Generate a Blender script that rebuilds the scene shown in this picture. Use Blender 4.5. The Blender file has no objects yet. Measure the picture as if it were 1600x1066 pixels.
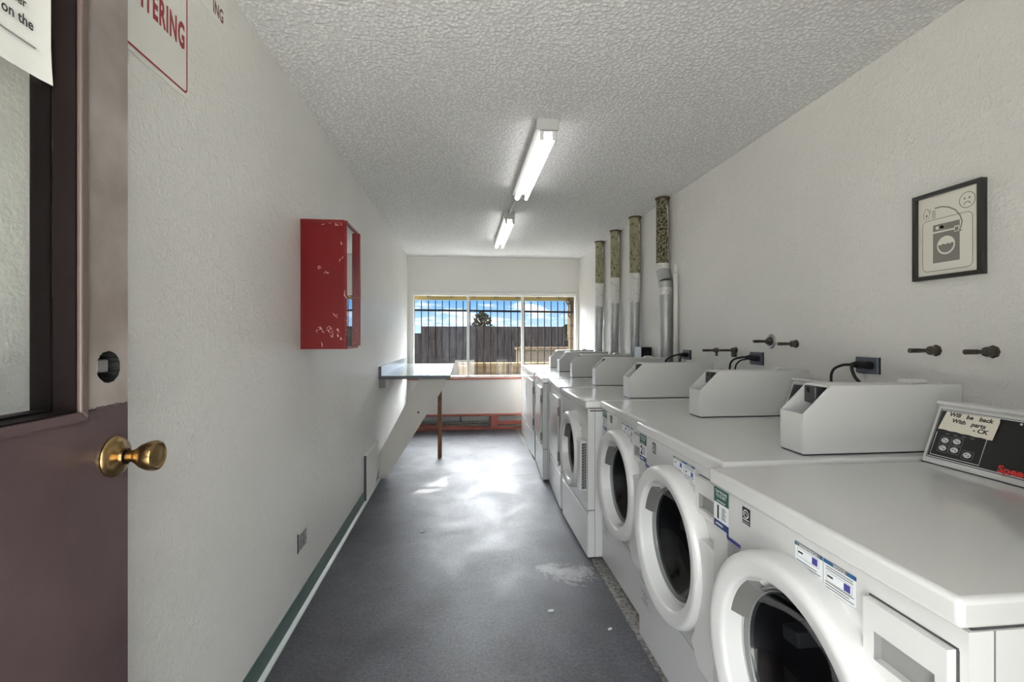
import bpy, bmesh, math, random
from mathutils import Vector, Matrix, noise as mnoise
random.seed(7)
PI = math.pi
sc = bpy.context.scene
COL = sc.collection

# ------------------------------------------------------------------ materials
def lin(c):
    def f(v):
        v = v / 255.0
        return v / 12.92 if v <= 0.04045 else ((v + 0.055) / 1.055) ** 2.4
    return (f(c[0]), f(c[1]), f(c[2]), 1.0)

class NT:
    def __init__(self, name):
        self.m = bpy.data.materials.new(name)
        self.m.use_nodes = True
        self.t = self.m.node_tree
        self.b = self.t.nodes['Principled BSDF']
        self.out = self.t.nodes['Material Output']
    def n(self, typ, **kw):
        nd = self.t.nodes.new(typ)
        for k, v in kw.items():
            if k in nd.inputs.keys() if isinstance(k, str) else False:
                nd.inputs[k].default_value = v
            else:
                setattr(nd, k, v)
        return nd
    def l(self, a, b):
        self.t.links.new(a, b)

def setb(b, color=None, rough=0.5, metal=0.0, spec=None, coat=None):
    if color is not None:
        b.inputs['Base Color'].default_value = lin(color)
    b.inputs['Roughness'].default_value = rough
    b.inputs['Metallic'].default_value = metal
    if spec is not None:
        b.inputs['Specular IOR Level'].default_value = spec
    if coat is not None:
        b.inputs['Coat Weight'].default_value = coat
        b.inputs['Coat Roughness'].default_value = 0.08

def noise_node(N, scale, detail=4.0, rough=0.55, vec=None, dist=0.0):
    nz = N.n('ShaderNodeTexNoise')
    nz.inputs['Scale'].default_value = scale
    nz.inputs['Detail'].default_value = detail
    nz.inputs['Roughness'].default_value = rough
    nz.inputs['Distortion'].default_value = dist
    if vec is not None:
        N.l(vec, nz.inputs['Vector'])
    return nz

def ramp(N, fac, stops):
    r = N.n('ShaderNodeValToRGB')
    el = r.color_ramp.elements
    while len(el) < len(stops):
        el.new(0.5)
    for e, (p, c) in zip(el, stops):
        e.position = p
        e.color = c if len(c) == 4 else (*c, 1.0)
    N.l(fac, r.inputs['Fac'])
    return r

def g(v):
    return (v, v, v, 1.0)

def mat(name, color, rough=0.5, metal=0.0, spec=None, coat=None, bump=None, vary=None):
    """bump=(scale,strength,distance)  vary=(scale, second colour, lo, hi)"""
    N = NT(name)
    setb(N.b, color, rough, metal, spec, coat)
    if bump or vary:
        tc = N.n('ShaderNodeTexCoord')
    if vary:
        nz = noise_node(N, vary[0], 5.0, 0.6, tc.outputs['Object'])
        r = ramp(N, nz.outputs['Fac'], [(vary[2], lin(color)), (vary[3], lin(vary[1]))])
        N.l(r.outputs['Color'], N.b.inputs['Base Color'])
    if bump:
        nz = noise_node(N, bump[0], 3.0, 0.6, tc.outputs['Object'])
        bp = N.n('ShaderNodeBump')
        bp.inputs['Strength'].default_value = bump[1]
        bp.inputs['Distance'].default_value = bump[2]
        N.l(nz.outputs['Fac'], bp.inputs['Height'])
        N.l(bp.outputs['Normal'], N.b.inputs['Normal'])
    return N.m

def wall_mat(name, color, scale, strength, dist, rough=0.42, lumps=True):
    N = NT(name)
    setb(N.b, color, rough, 0, 0.5)
    tc = N.n('ShaderNodeTexCoord')
    a = noise_node(N, scale, 3.0, 0.55, tc.outputs['Object'])
    b = noise_node(N, scale * 0.22, 2.0, 0.5, tc.outputs['Object'])
    ad = N.n('ShaderNodeMath', operation='ADD')
    N.l(a.outputs['Fac'], ad.inputs[0])
    if lumps:
        r = ramp(N, b.outputs['Fac'], [(0.50, g(0)), (0.80, g(0.7))])
        N.l(r.outputs['Color'], ad.inputs[1])
    else:
        ad.inputs[1].default_value = 0
    bp = N.n('ShaderNodeBump')
    bp.inputs['Strength'].default_value = strength
    bp.inputs['Distance'].default_value = dist
    N.l(ad.outputs[0], bp.inputs['Height'])
    N.l(bp.outputs['Normal'], N.b.inputs['Normal'])
    c = noise_node(N, 1.3, 3.0, 0.5, tc.outputs['Object'])
    cr = ramp(N, c.outputs['Fac'], [(0.3, lin([v * 0.965 for v in color])), (0.7, lin(color))])
    N.l(cr.outputs['Color'], N.b.inputs['Base Color'])
    return N.m

def ceiling_mat():
    N = NT('popcorn_ceiling')
    setb(N.b, (226, 226, 225), 0.9, 0, 0.2)
    tc = N.n('ShaderNodeTexCoord')
    v = N.n('ShaderNodeTexVoronoi')
    v.inputs['Scale'].default_value = 62.0
    N.l(tc.outputs['Object'], v.inputs['Vector'])
    a = noise_node(N, 75, 3.0, 0.6, tc.outputs['Object'])
    mx = N.n('ShaderNodeMath', operation='SUBTRACT')
    N.l(a.outputs['Fac'], mx.inputs[0])
    N.l(v.outputs['Distance'], mx.inputs[1])
    bp = N.n('ShaderNodeBump')
    bp.inputs['Strength'].default_value = 0.42
    bp.inputs['Distance'].default_value = 0.012
    N.l(mx.outputs[0], bp.inputs['Height'])
    N.l(bp.outputs['Normal'], N.b.inputs['Normal'])
    cr = ramp(N, mx.outputs[0], [(0.0, lin((214, 214, 214))), (0.16, lin((234, 234, 233))), (0.5, lin((244, 244, 243)))])
    N.l(cr.outputs['Color'], N.b.inputs['Base Color'])
    return N.m

def floor_mat():
    N = NT('painted_concrete_floor')
    setb(N.b, (70, 70, 75), 0.3, 0, 0.5)
    tc = N.n('ShaderNodeTexCoord')
    O = tc.outputs['Object']
    sp = N.n('ShaderNodeSeparateXYZ')
    N.l(O, sp.inputs[0])
    n1 = noise_node(N, 2.2, 6.0, 0.62, O, 0.4)
    c1 = ramp(N, n1.outputs['Fac'], [(0.32, lin((60, 60, 66))), (0.52, lin((74, 74, 81))), (0.72, lin((90, 90, 97)))])
    nf = noise_node(N, 70, 5.0, 0.72, O)
    cf = ramp(N, nf.outputs['Fac'], [(0.32, g(0.52)), (0.52, g(1.0)), (0.70, g(1.45))])
    mf = N.n('ShaderNodeMix', data_type='RGBA', blend_type='MULTIPLY')
    mf.inputs['Factor'].default_value = 1.0
    N.l(c1.outputs['Color'], mf.inputs['A']); N.l(cf.outputs['Color'], mf.inputs['B'])
    n2 = noise_node(N, 130, 4.0, 0.7, O)
    c2 = ramp(N, n2.outputs['Fac'], [(0.60, g(0)), (0.72, g(0.45))])
    mx = N.n('ShaderNodeMix', data_type='RGBA', blend_type='MIX')
    N.l(c2.outputs['Color'], mx.inputs['Factor'])
    N.l(mf.outputs['Result'], mx.inputs['A'])
    mx.inputs['B'].default_value = lin((150, 150, 152))
    last = mx.outputs['Result']
    # spilt white lint / powder stains with shapes of their own
    for (px_, py_, rad, sx) in ((0.60, 2.56, 0.20, 1.0), (0.50, 2.62, 0.14, 0.8)):
        mp = N.n('ShaderNodeVectorMath', operation='SUBTRACT')
        N.l(O, mp.inputs[0]); mp.inputs[1].default_value = (px_, py_, 0)
        ln = N.n('ShaderNodeVectorMath', operation='LENGTH')
        N.l(mp.outputs[0], ln.inputs[0])
        dv = N.n('ShaderNodeMath', operation='DIVIDE')
        N.l(ln.outputs['Value'], dv.inputs[0]); dv.inputs[1].default_value = rad
        n3 = noise_node(N, 14, 5.0, 0.7, O, 1.5)
        sb = N.n('ShaderNodeMath', operation='SUBTRACT')
        m2 = N.n('ShaderNodeMath', operation='MULTIPLY')
        N.l(n3.outputs['Fac'], m2.inputs[0]); m2.inputs[1].default_value = 1.9
        N.l(m2.outputs[0], sb.inputs[0]); N.l(dv.outputs[0], sb.inputs[1])
        rr = ramp(N, sb.outputs[0], [(0.32, g(0)), (0.75, g(0.55))])
        mm = N.n('ShaderNodeMix', data_type='RGBA', blend_type='MIX')
        N.l(rr.outputs['Color'], mm.inputs['Factor'])
        N.l(last, mm.inputs['A'])
        mm.inputs['B'].default_value = lin((205, 206, 208))
        last = mm.outputs['Result']
    # bare concrete under the machines
    ne = noise_node(N, 22, 4.0, 0.6, O)
    ma = N.n('ShaderNodeMath', operation='MULTIPLY_ADD')
    N.l(ne.outputs['Fac'], ma.inputs[0]); ma.inputs[1].default_value = 0.03
    N.l(sp.outputs['X'], ma.inputs[2])
    er = N.n('ShaderNodeMath', operation='GREATER_THAN')
    N.l(ma.outputs[0], er.inputs[0]); er.inputs[1].default_value = 0.768
    nc = noise_node(N, 45, 6.0, 0.75, O)
    cc = ramp(N, nc.outputs['Fac'], [(0.36, lin((52, 50, 48))), (0.5, lin((128, 125, 121))), (0.68, lin((172, 170, 165)))])
    me = N.n('ShaderNodeMix', data_type='RGBA', blend_type='MIX')
    N.l(er.outputs[0], me.inputs['Factor'])
    N.l(last, me.inputs['A']); N.l(cc.outputs['Color'], me.inputs['B'])
    N.l(me.outputs['Result'], N.b.inputs['Base Color'])
    n4 = noise_node(N, 3.0, 5.0, 0.65, O, 0.6)
    r4 = ramp(N, n4.outputs['Fac'], [(0.3, g(0.44)), (0.7, g(0.60))])
    N.l(r4.outputs['Color'], N.b.inputs['Roughness'])
    n5 = noise_node(N, 160, 2.0, 0.5, O)
    bp = N.n('ShaderNodeBump')
    bp.inputs['Strength'].default_value = 0.22
    bp.inputs['Distance'].default_value = 0.004
    N.l(n5.outputs['Fac'], bp.inputs['Height'])
    N.l(bp.outputs['Normal'], N.b.inputs['Normal'])
    return N.m

def pane_mat(name, tint=(1, 1, 1, 1), refl=1.0, rough=0.0):
    N = NT(name)
    t = N.t
    tr = N.n('ShaderNodeBsdfTransparent'); tr.inputs['Color'].default_value = tint
    gl = N.n('ShaderNodeBsdfGlossy'); gl.inputs['Roughness'].default_value = rough
    fr = N.n('ShaderNodeLayerWeight'); fr.inputs['Blend'].default_value = 0.5
    pw5 = N.n('ShaderNodeMath', operation='POWER'); pw5.inputs[1].default_value = 5.0
    N.l(fr.outputs['Facing'], pw5.inputs[0])
    mu = N.n('ShaderNodeMath', operation='MULTIPLY_ADD'); mu.inputs[1].default_value = 0.92 * refl; mu.inputs[2].default_value = 0.05 * refl
    mu.use_clamp = True
    N.l(pw5.outputs[0], mu.inputs[0])
    mx = N.n('ShaderNodeMixShader')
    N.l(mu.outputs[0], mx.inputs[0]); N.l(tr.outputs[0], mx.inputs[1]); N.l(gl.outputs[0], mx.inputs[2])
    N.l(mx.outputs[0], N.out.inputs['Surface'])
    return N.m

def emit_mat(name, color, strength):
    N = NT(name)
    setb(N.b, (235, 235, 235), 0.4)
    N.b.inputs['Emission Color'].default_value = color
    N.b.inputs['Emission Strength'].default_value = strength
    return N.m

def chip_mat(name, color, chip, scale, lo, hi, rough=0.4, spec=0.5):
    """paint with worn chips that have a shape of their own"""
    N = NT(name)
    setb(N.b, color, rough, 0, spec)
    tc = N.n('ShaderNodeTexCoord')
    a = noise_node(N, scale, 6.0, 0.62, tc.outputs['Object'], 1.2)
    r = ramp(N, a.outputs['Fac'], [(lo, lin(color)), (hi, lin(chip))])
    N.l(r.outputs['Color'], N.b.inputs['Base Color'])
    return N.m

M = {}
M['wall'] = wall_mat('stucco_wall_paint', (226, 224, 220), 90, 0.62, 0.005, 0.40)
M['wall_left'] = wall_mat('orange_peel_wall_paint', (226, 225, 221), 100, 0.58, 0.005, 0.34)
M['wall_back'] = wall_mat('smooth_wall_paint', (225, 223, 218), 60, 0.08, 0.004, 0.5, False)
M['ceiling'] = ceiling_mat()
M['floor'] = floor_mat()
M['enamel'] = mat('white_enamel', (205, 205, 204), 0.16, 0, 0.5, 0.4)
M['enamel_side'] = mat('white_enamel_side_panel', (212, 212, 211), 0.3, 0, 0.5)
M['plastic_white'] = mat('white_plastic', (210, 210, 209), 0.28)
M['plastic_grey'] = mat('grey_plastic', (120, 122, 122), 0.4)
M['plastic_dark'] = mat('dark_grey_plastic', (62, 63, 64), 0.4)
M['latch'] = mat('grey_latch_plastic', (104, 104, 101), 0.45)
M['pull_shade'] = mat('shaded_drawer_pull', (138, 138, 137), 0.4)  # white drawer pull with its recess shade put into the colour
M['black'] = mat('black_gloss_plastic', (22, 22, 22), 0.35)
M['black_matte'] = mat('black_rubber', (20, 20, 21), 0.55)
M['chrome'] = mat('brushed_steel', (170, 171, 172), 0.28, 1.0)
M['steel_dark'] = mat('drum_steel', (92, 93, 95), 0.35, 1.0)
M['rubber_grey'] = mat('grey_rubber_seal', (120, 121, 121), 0.4)
M['door_glass'] = pane_mat('washer_glass', (0.30, 0.31, 0.32, 1), 1.0, 0.02)
M['glass'] = pane_mat('window_glass', (0.96, 0.97, 0.97, 1), 0.8)
M['box_paint'] = mat('coin_box_paint', (205, 205, 203), 0.38)
M['green_label'] = mat('dark_green_print', (38, 84, 74), 0.5)
M['blue_label'] = mat('navy_print', (44, 62, 112), 0.5)
M['teal_label'] = mat('teal_blue_print', (36, 84, 128), 0.5)
M['violet_label'] = mat('violet_print', (62, 60, 136), 0.5)
M['white_label'] = mat('white_label_paper', (226, 230, 232), 0.5)
M['ink'] = mat('black_ink', (38, 38, 40), 0.6)
M['ink_grey'] = mat('grey_ink', (118, 119, 120), 0.6)
M['ink_light'] = mat('pale_print', (206, 208, 208), 0.5)
M['red_print'] = mat('red_print', (150, 40, 44), 0.5)
M['red_logo'] = mat('red_logo_print', (206, 46, 44), 0.5)
M['tape'] = mat('masking_tape', (222, 215, 200), 0.6)
M['maroon'] = mat('maroon_door_paint', (66, 52, 54), 0.32, 0, 0.5, bump=(60, 0.12, 0.003), vary=(5, (78, 64, 65), 0.4, 0.7))
M['stile'] = mat('grey_maroon_paint', (116, 106, 101), 0.34, 0, 0.5, bump=(60, 0.15, 0.003), vary=(7, (142, 134, 131), 0.38, 0.72))  # upper latch stile, lighter and greyer than the rest of the door
M['maroon_dark'] = mat('maroon_jamb_paint', (20, 13, 13), 0.6, 0, 0.12)
M['trim_paint'] = mat('brown_trim_paint', (84, 71, 67), 0.4, 0, 0.4)
M['brass'] = mat('worn_brass', (160, 134, 92), 0.24, 1.0, vary=(30, (104, 80, 50), 0.5, 0.8))
M['paper'] = mat('white_paper', (208, 208, 204), 0.7)
M['red_cab'] = chip_mat('chipped_red_enamel', (106, 8, 12), (226, 190, 178), 9.0, 0.690, 0.712, 0.38, 0.3)
M['red_cab_worn'] = chip_mat('worn_red_enamel_edge', (110, 10, 14), (226, 190, 178), 22.0, 0.66, 0.69, 0.35)
M['chip'] = mat('bare_primer_chip', (226, 196, 186), 0.6)
M['sign_white'] = mat('white_sign_plastic', (226, 225, 220), 0.4)
M['cove'] = mat('green_cove_base', (68, 90, 85), 0.35, vary=(3, (84, 108, 102), 0.4, 0.7))
M['cove_toe'] = mat('pale_cove_toe', (186, 193, 192), 0.4)
M['laminate'] = mat('pale_blue_laminate', (196, 205, 212), 0.12, 0, 0.5)
M['laminate_edge'] = mat('slate_edge_band', (70, 80, 88), 0.4)
M['brace'] = mat('painted_plywood', (206, 203, 196), 0.5, bump=(40, 0.1, 0.003))
M['wood_post'] = mat('bare_timber', (128, 86, 54), 0.55, vary=(12, (92, 58, 34), 0.4, 0.7))
M['fluor_body'] = mat('white_fixture_enamel', (176, 176, 175), 0.4)
M['tube'] = emit_mat('fluorescent_tube', (1.0, 0.985, 0.96, 1), 3.0)
M['asbestos'] = mat('olive_cement_pipe', (150, 146, 120), 0.8, 0, 0.3, bump=(70, 0.6, 0.006), vary=(34, (84, 78, 60), 0.50, 0.68))
M['asbestos_dark'] = mat('rough_olive_cement_pipe', (138, 132, 106), 0.85, 0, 0.3, bump=(70, 0.9, 0.01), vary=(60, (44, 40, 30), 0.44, 0.58))
M['galv'] = mat('galvanised_duct', (186, 187, 186), 0.42, 0.5, vary=(6, (160, 161, 161), 0.4, 0.7))
M['duct_tape'] = mat('white_duct_tape', (218, 218, 214), 0.6, bump=(60, 0.5, 0.01), vary=(22, (164, 164, 160), 0.55, 0.72))
M['valve'] = mat('tarnished_brass_valve', (98, 92, 82), 0.4, 0.7, vary=(40, (60, 55, 48), 0.4, 0.7))
M['plate_grey'] = mat('slate_outlet_plate', (92, 96, 108), 0.35, 0.4)
M['plate_metal'] = mat('steel_outlet_plate', (160, 160, 158), 0.3, 0.6)
M['jbox'] = mat('grey_junction_box', (168, 174, 178), 0.35, 0.3)
M['frame_black'] = mat('black_picture_frame', (40, 38, 36), 0.35)
M['poster'] = mat('poster_paper', (226, 223, 212), 0.45)
M['poster_grey'] = mat('poster_grey_print', (126, 124, 118), 0.5)
M['brick_red'] = mat('brick_red_trim_paint', (152, 82, 68), 0.5, vary=(9, (130, 66, 52), 0.45, 0.7))
M['fin'] = mat('heater_fins', (188, 182, 166), 0.6, 0.0, vary=(55, (46, 40, 34), 0.40, 0.56))
M['heater_back'] = mat('heater_back_plate', (186, 188, 182), 0.5)
M['win_frame'] = mat('white_window_frame', (222, 221, 217), 0.4)
M['iron'] = mat('black_iron', (26, 27, 31), 0.5, 0.3)
M['eave'] = mat('olive_soffit', (158, 146, 106), 0.7)
M['eave_dark'] = mat('dark_fascia', (84, 76, 62), 0.7)

def brick_mat():
    N = NT('tan_block_wall')
    setb(N.b, (190, 164, 130), 0.8)
    tc = N.n('ShaderNodeTexCoord')
    mp = N.n('ShaderNodeMapping'); mp.inputs['Rotation'].default_value = (PI / 2, 0, 0)
    N.l(tc.outputs['Object'], mp.inputs['Vector'])
    b = N.n('ShaderNodeTexBrick')
    b.inputs['Scale'].default_value = 1.0
    b.inputs['Brick Width'].default_value = 0.4
    b.inputs['Row Height'].default_value = 0.2
    b.inputs['Mortar Size'].default_value = 0.015
    b.inputs['Color1'].default_value = lin((76, 65, 50))
    b.inputs['Color2'].default_value = lin((68, 58, 44))
    b.inputs['Mortar'].default_value = lin((49, 42, 35))
    N.l(mp.outputs[0], b.inputs['Vector'])
    N.l(b.outputs['Color'], N.b.inputs['Base Color'])
    return N.m
M['block'] = brick_mat()

def shingle_mat():
    N = NT('dark_wood_shingles')
    setb(N.b, (74, 70, 70), 0.85)
    tc = N.n('ShaderNodeTexCoord')
    mp = N.n('ShaderNodeMapping'); mp.inputs['Scale'].default_value = (7.0, 7.0, 1.2)
    N.l(tc.outputs['Object'], mp.inputs['Vector'])
    a = noise_node(N, 1.6, 5.0, 0.7, mp.outputs[0])
    r = ramp(N, a.outputs['Fac'], [(0.3, lin((19, 17, 17))), (0.5, lin((33, 30, 30))), (0.7, lin((48, 45, 44)))])
    N.l(r.outputs['Color'], N.b.inputs['Base Color'])
    return N.m
M['shingle'] = shingle_mat()
M['ground'] = mat('tan_yard_concrete', (68, 62, 54), 0.9, vary=(2, (57, 52, 45), 0.4, 0.7))
M['leaf'] = mat('dusty_leaves', (34, 35, 26), 0.8, vary=(6, (45, 46, 35), 0.4, 0.7))
M['bark'] = mat('tree_bark', (84, 70, 58), 0.9)

for k_ in ('block', 'shingle', 'ground', 'leaf', 'bark', 'eave', 'eave_dark', 'iron'):
    M[k_].node_tree.nodes['Principled BSDF'].inputs['Specular IOR Level'].default_value = 0.0 if k_ != 'iron' else 0.1
# ------------------------------------------------------------------ mesh builder
class MB:
    def __init__(self):
        self.bm = bmesh.new()
        self.mats = []
    def mi(self, m):
        if isinstance(m, str):
            m = M[m]
        if m not in self.mats:
            self.mats.append(m)
        return self.mats.index(m)
    def add(self, verts, faces, m):
        i = self.mi(m)
        vs = [self.bm.verts.new(v) for v in verts]
        for f in faces:
            try:
                fc = self.bm.faces.new([vs[k] for k in f])
                fc.material_index = i
            except ValueError:
                pass
        return vs
    def box(self, x0, x1, y0, y1, z0, z1, m, T=None):
        x0, x1 = min(x0, x1), max(x0, x1); y0, y1 = min(y0, y1), max(y0, y1); z0, z1 = min(z0, z1), max(z0, z1)
        v = [(x0, y0, z0), (x1, y0, z0), (x1, y1, z0), (x0, y1, z0), (x0, y0, z1), (x1, y0, z1), (x1, y1, z1), (x0, y1, z1)]
        if T is not None:
            v = [T @ Vector(p) for p in v]
        self.add(v, [(0, 3, 2, 1), (4, 5, 6, 7), (0, 1, 5, 4), (1, 2, 6, 5), (2, 3, 7, 6), (3, 0, 4, 7)], m)
        return self
    def prism(self, poly, axis, a, b, m):
        """poly: list of 2D points in the two other axes (order x,y,z without axis)"""
        def P(p, t):
            if axis == 'x': return (t, p[0], p[1])
            if axis == 'y': return (p[0], t, p[1])
            return (p[0], p[1], t)
        n = len(poly)
        v = [P(p, a) for p in poly] + [P(p, b) for p in poly]
        f = [tuple(range(n)), tuple(range(2 * n - 1, n - 1, -1))]
        f += [(i, i + n, (i + 1) % n + n, (i + 1) % n) for i in range(n)]
        self.add(v, f, m)
        return self
    def lathe(self, prof, c, axis, m, n=48, cap0=False, cap1=False):
        """prof: list of (t along axis, radius)"""
        def P(t, r, a):
            u, w = r * math.cos(a), r * math.sin(a)
            if axis == 'x': return (c[0] + t, c[1] + u, c[2] + w)
            if axis == 'y': return (c[0] + u, c[1] + t, c[2] + w)
            return (c[0] + u, c[1] + w, c[2] + t)
        v, f = [], []
        for (t, r) in prof:
            v += [P(t, r, 2 * PI * k / n) for k in range(n)]
        for i in range(len(prof) - 1):
            for k in range(n):
                k2 = (k + 1) % n
                f.append((i * n + k, i * n + k2, (i + 1) * n + k2, (i + 1) * n + k))
        if cap0: f.append(tuple(range(n)))
        if cap1: f.append(tuple(range((len(prof) - 1) * n, len(prof) * n)))
        self.add(v, f, m)
        return self
    def cyl(self, p0, p1, r0, r1, m, n=20, caps=True):
        p0, p1 = Vector(p0), Vector(p1)
        d = (p1 - p0).normalized()
        up = Vector((0, 0, 1)) if abs(d.z) < 0.9 else Vector((1, 0, 0))
        a = d.cross(up).normalized(); b = d.cross(a).normalized()
        v = []
        for p, r in ((p0, r0), (p1, r1)):
            v += [p + (a * math.cos(2 * PI * k / n) + b * math.sin(2 * PI * k / n)) * r for k in range(n)]
        f = [(k, (k + 1) % n, (k + 1) % n + n, k + n) for k in range(n)]
        if caps:
            f += [tuple(range(n - 1, -1, -1)), tuple(range(n, 2 * n))]
        self.add(v, f, m)
        return self
    def tube(self, pts, r, m, n=10):
        pts = [Vector(p) for p in pts]
        # smooth with Catmull-Rom
        P = []
        for i in range(len(pts) - 1):
            p0 = pts[max(i - 1, 0)]; p1 = pts[i]; p2 = pts[i + 1]; p3 = pts[min(i + 2, len(pts) - 1)]
            for s in range(6):
                t = s / 6
                P.append(0.5 * ((2 * p1) + (p2 - p0) * t + (2 * p0 - 5 * p1 + 4 * p2 - p3) * t * t + (3 * p1 - p0 - 3 * p2 + p3) * t ** 3))
        P.append(pts[-1])
        v, f = [], []
        ref = Vector((0.3, 0.2, 0.93))
        for i, p in enumerate(P):
            d = (P[min(i + 1, len(P) - 1)] - P[max(i - 1, 0)]).normalized()
            a = d.cross(ref).normalized(); b = d.cross(a).normalized()
            v += [p + (a * math.cos(2 * PI * k / n) + b * math.sin(2 * PI * k / n)) * r for k in range(n)]
        for i in range(len(P) - 1):
            f += [(i * n + k, i * n + (k + 1) % n, (i + 1) * n + (k + 1) % n, (i + 1) * n + k) for k in range(n)]
        f += [tuple(range(n)), tuple(range((len(P) - 1) * n, len(P) * n))]
        self.add(v, f, m)
        return self
    # --- flat print on a plane: frame fr = (O, R, U, Nrm)
    def rect(self, fr, a0, a1, b0, b1, e, m):
        O, R, U, Nn = fr
        self.add([O + R * a + U * b + Nn * e for a, b in ((a0, b0), (a1, b0), (a1, b1), (a0, b1))], [(0, 1, 2, 3)], m)
        return self
    def poly(self, fr, pts, e, m):
        O, R, U, Nn = fr
        self.add([O + R * a + U * b + Nn * e for a, b in pts], [tuple(range(len(pts)))], m)
        return self
    def disc(self, fr, a, b, ra, rb, e, m, n=32):
        return self.poly(fr, [(a + ra * math.cos(2 * PI * k / n), b + rb * math.sin(2 * PI * k / n)) for k in range(n)], e, m)
    def stroke(self, fr, pts, w, e, m, closed=False):
        O, R, U, Nn = fr
        P = [Vector((p[0], p[1])) for p in pts]
        n = len(P)
        L, Rr = [], []
        for i in range(n):
            if closed:
                d = (P[(i + 1) % n] - P[i - 1])
            else:
                d = P[min(i + 1, n - 1)] - P[max(i - 1, 0)]
            d = d.normalized() if d.length > 1e-9 else Vector((1, 0))
            q = Vector((-d.y, d.x)) * w * 0.5
            L.append(P[i] + q); Rr.append(P[i] - q)
        v = [O + R * p.x + U * p.y + Nn * e for p in L + Rr]
        rng = range(n) if closed else range(n - 1)
        self.add(v, [(i, (i + 1) % n, (i + 1) % n + n, i + n) for i in rng], m)
        return self
    def text(self, fr, s, a, b, size, e, m, sx=1.0, bold=0.0, align='LEFT', rot=0.0, thick=0.0, shear=0.0, spacing=1.0):
        O, R, U, Nn = fr
        cu = bpy.data.curves.new('t', 'FONT')
        cu.body = s; cu.size = size; cu.offset = bold; cu.align_x = align; cu.extrude = thick; cu.shear = shear
        cu.resolution_u = 3; cu.space_character = spacing
        o = bpy.data.objects.new('t', cu)
        COL.objects.link(o)
        dg = bpy.context.evaluated_depsgraph_get()
        me = bpy.data.meshes.new_from_object(o.evaluated_get(dg))
        i = self.mi(m)
        vs = []
        ca, sa = math.cos(rot), math.sin(rot)
        for v in me.vertices:
            x, y = v.co.x * sx, v.co.y
            x, y = x * ca - y * sa, x * sa + y * ca
            vs.append(self.bm.verts.new(O + R * (a + x) + U * (b + y) + Nn * (e + v.co.z + thick)))
        for p in me.polygons:
            try:
                fc = self.bm.faces.new([vs[k] for k in p.vertices]); fc.material_index = i
            except ValueError:
                pass
        bpy.data.objects.remove(o); bpy.data.curves.remove(cu); bpy.data.meshes.remove(me)
        return self
    def build(self, name, parent=None, smooth=35, bevel=None, normals=True, loc=None):
        if normals:
            bmesh.ops.recalc_face_normals(self.bm, faces=self.bm.faces[:])
        me = bpy.data.meshes.new(name)
        self.bm.to_mesh(me); self.bm.free()
        for m in self.mats:
            me.materials.append(m)
        if smooth:
            me.shade_smooth(); me.set_sharp_from_angle(angle=math.radians(smooth))
        o = bpy.data.objects.new(name, me)
        COL.objects.link(o)
        if parent is not None:
            o.parent = parent
        if loc is not None:
            o.location = loc
        if bevel:
            bv = o.modifiers.new('Bevel', 'BEVEL')
            bv.width = bevel[0]; bv.segments = bevel[1]; bv.limit_method = 'ANGLE'; bv.angle_limit = math.radians(50)
            bv.harden_normals = False
        return o

def thing(name, label, cat, loc=(0, 0, 0), rz=0.0, group=None):
    o = bpy.data.objects.new(name, None)
    o.empty_display_size = 0.1
    COL.objects.link(o)
    o.location = loc; o.rotation_euler = (0, 0, rz)
    o['label'] = label; o['category'] = cat
    if group: o['group'] = group
    return o
def tag(o, label, cat, group=None):
    o['label'] = label; o['category'] = cat
    if group: o['group'] = group
    return o
def struct(o, label=None):
    o['kind'] = 'structure'
    if label: o['label'] = label
    return o
def dup(root, loc, rz=0.0, label=None):
    r = root.copy(); COL.objects.link(r)
    r.location = loc; r.rotation_euler = (0, 0, rz)
    if label: r['label'] = label
    for ch in list(root.children):
        c = ch.copy(); COL.objects.link(c); c.parent = r
        for gch in list(ch.children):
            d = gch.copy(); COL.objects.link(d); d.parent = c
    return r
def child(root, stem):
    for c in root.children:
        if c.name.split('.')[0] == stem:
            return c
def plate_hole(mb, T, a0, a1, b0, b1, ca, cb, r, m, n=64, jag=0.0):
    """flat plate with a round hole; T(a,b)->3D"""
    inner, outer = [], []
    angs = sorted(set([2 * PI * k / n for k in range(n)] + [math.atan2(b - cb, a - ca) % (2 * PI) for a in (a0, a1) for b in (b0, b1)]))
    for t in angs:
        rr = r * (1 + jag * random.uniform(-1, 1))
        dx, dy = math.cos(t), math.sin(t)
        inner.append((ca + rr * dx, cb + rr * dy))
        k = 1e9
        if dx > 1e-9: k = min(k, (a1 - ca) / dx)
        if dx < -1e-9: k = min(k, (a0 - ca) / dx)
        if dy > 1e-9: k = min(k, (b1 - cb) / dy)
        if dy < -1e-9: k = min(k, (b0 - cb) / dy)
        outer.append((ca + k * dx, cb + k * dy))
    N = len(angs)
    v = [T(*p) for p in inner] + [T(*p) for p in outer]
    mb.add(v, [(i, (i + 1) % N, (i + 1) % N + N, i + N) for i in range(N)], m)
    return [T(*p) for p in inner]

V = Vector
XL, XR, H, YB, YF = -0.762, 1.69, 2.44, 6.75, -0.16

# ------------------------------------------------------------------ camera
cam = bpy.data.cameras.new('camera'); camo = bpy.data.objects.new('camera', cam); COL.objects.link(camo)
cam.sensor_width = 36.0; cam.lens = 740.0 / 1600.0 * 36.0
cam.shift_y = -6.0 / 1600.0
cam.clip_start = 0.02
camo.location = (0, 0, 1.30)
camo.rotation_euler = (PI / 2, 0, -math.atan(78.0 / 740.0))
sc.camera = camo

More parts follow.
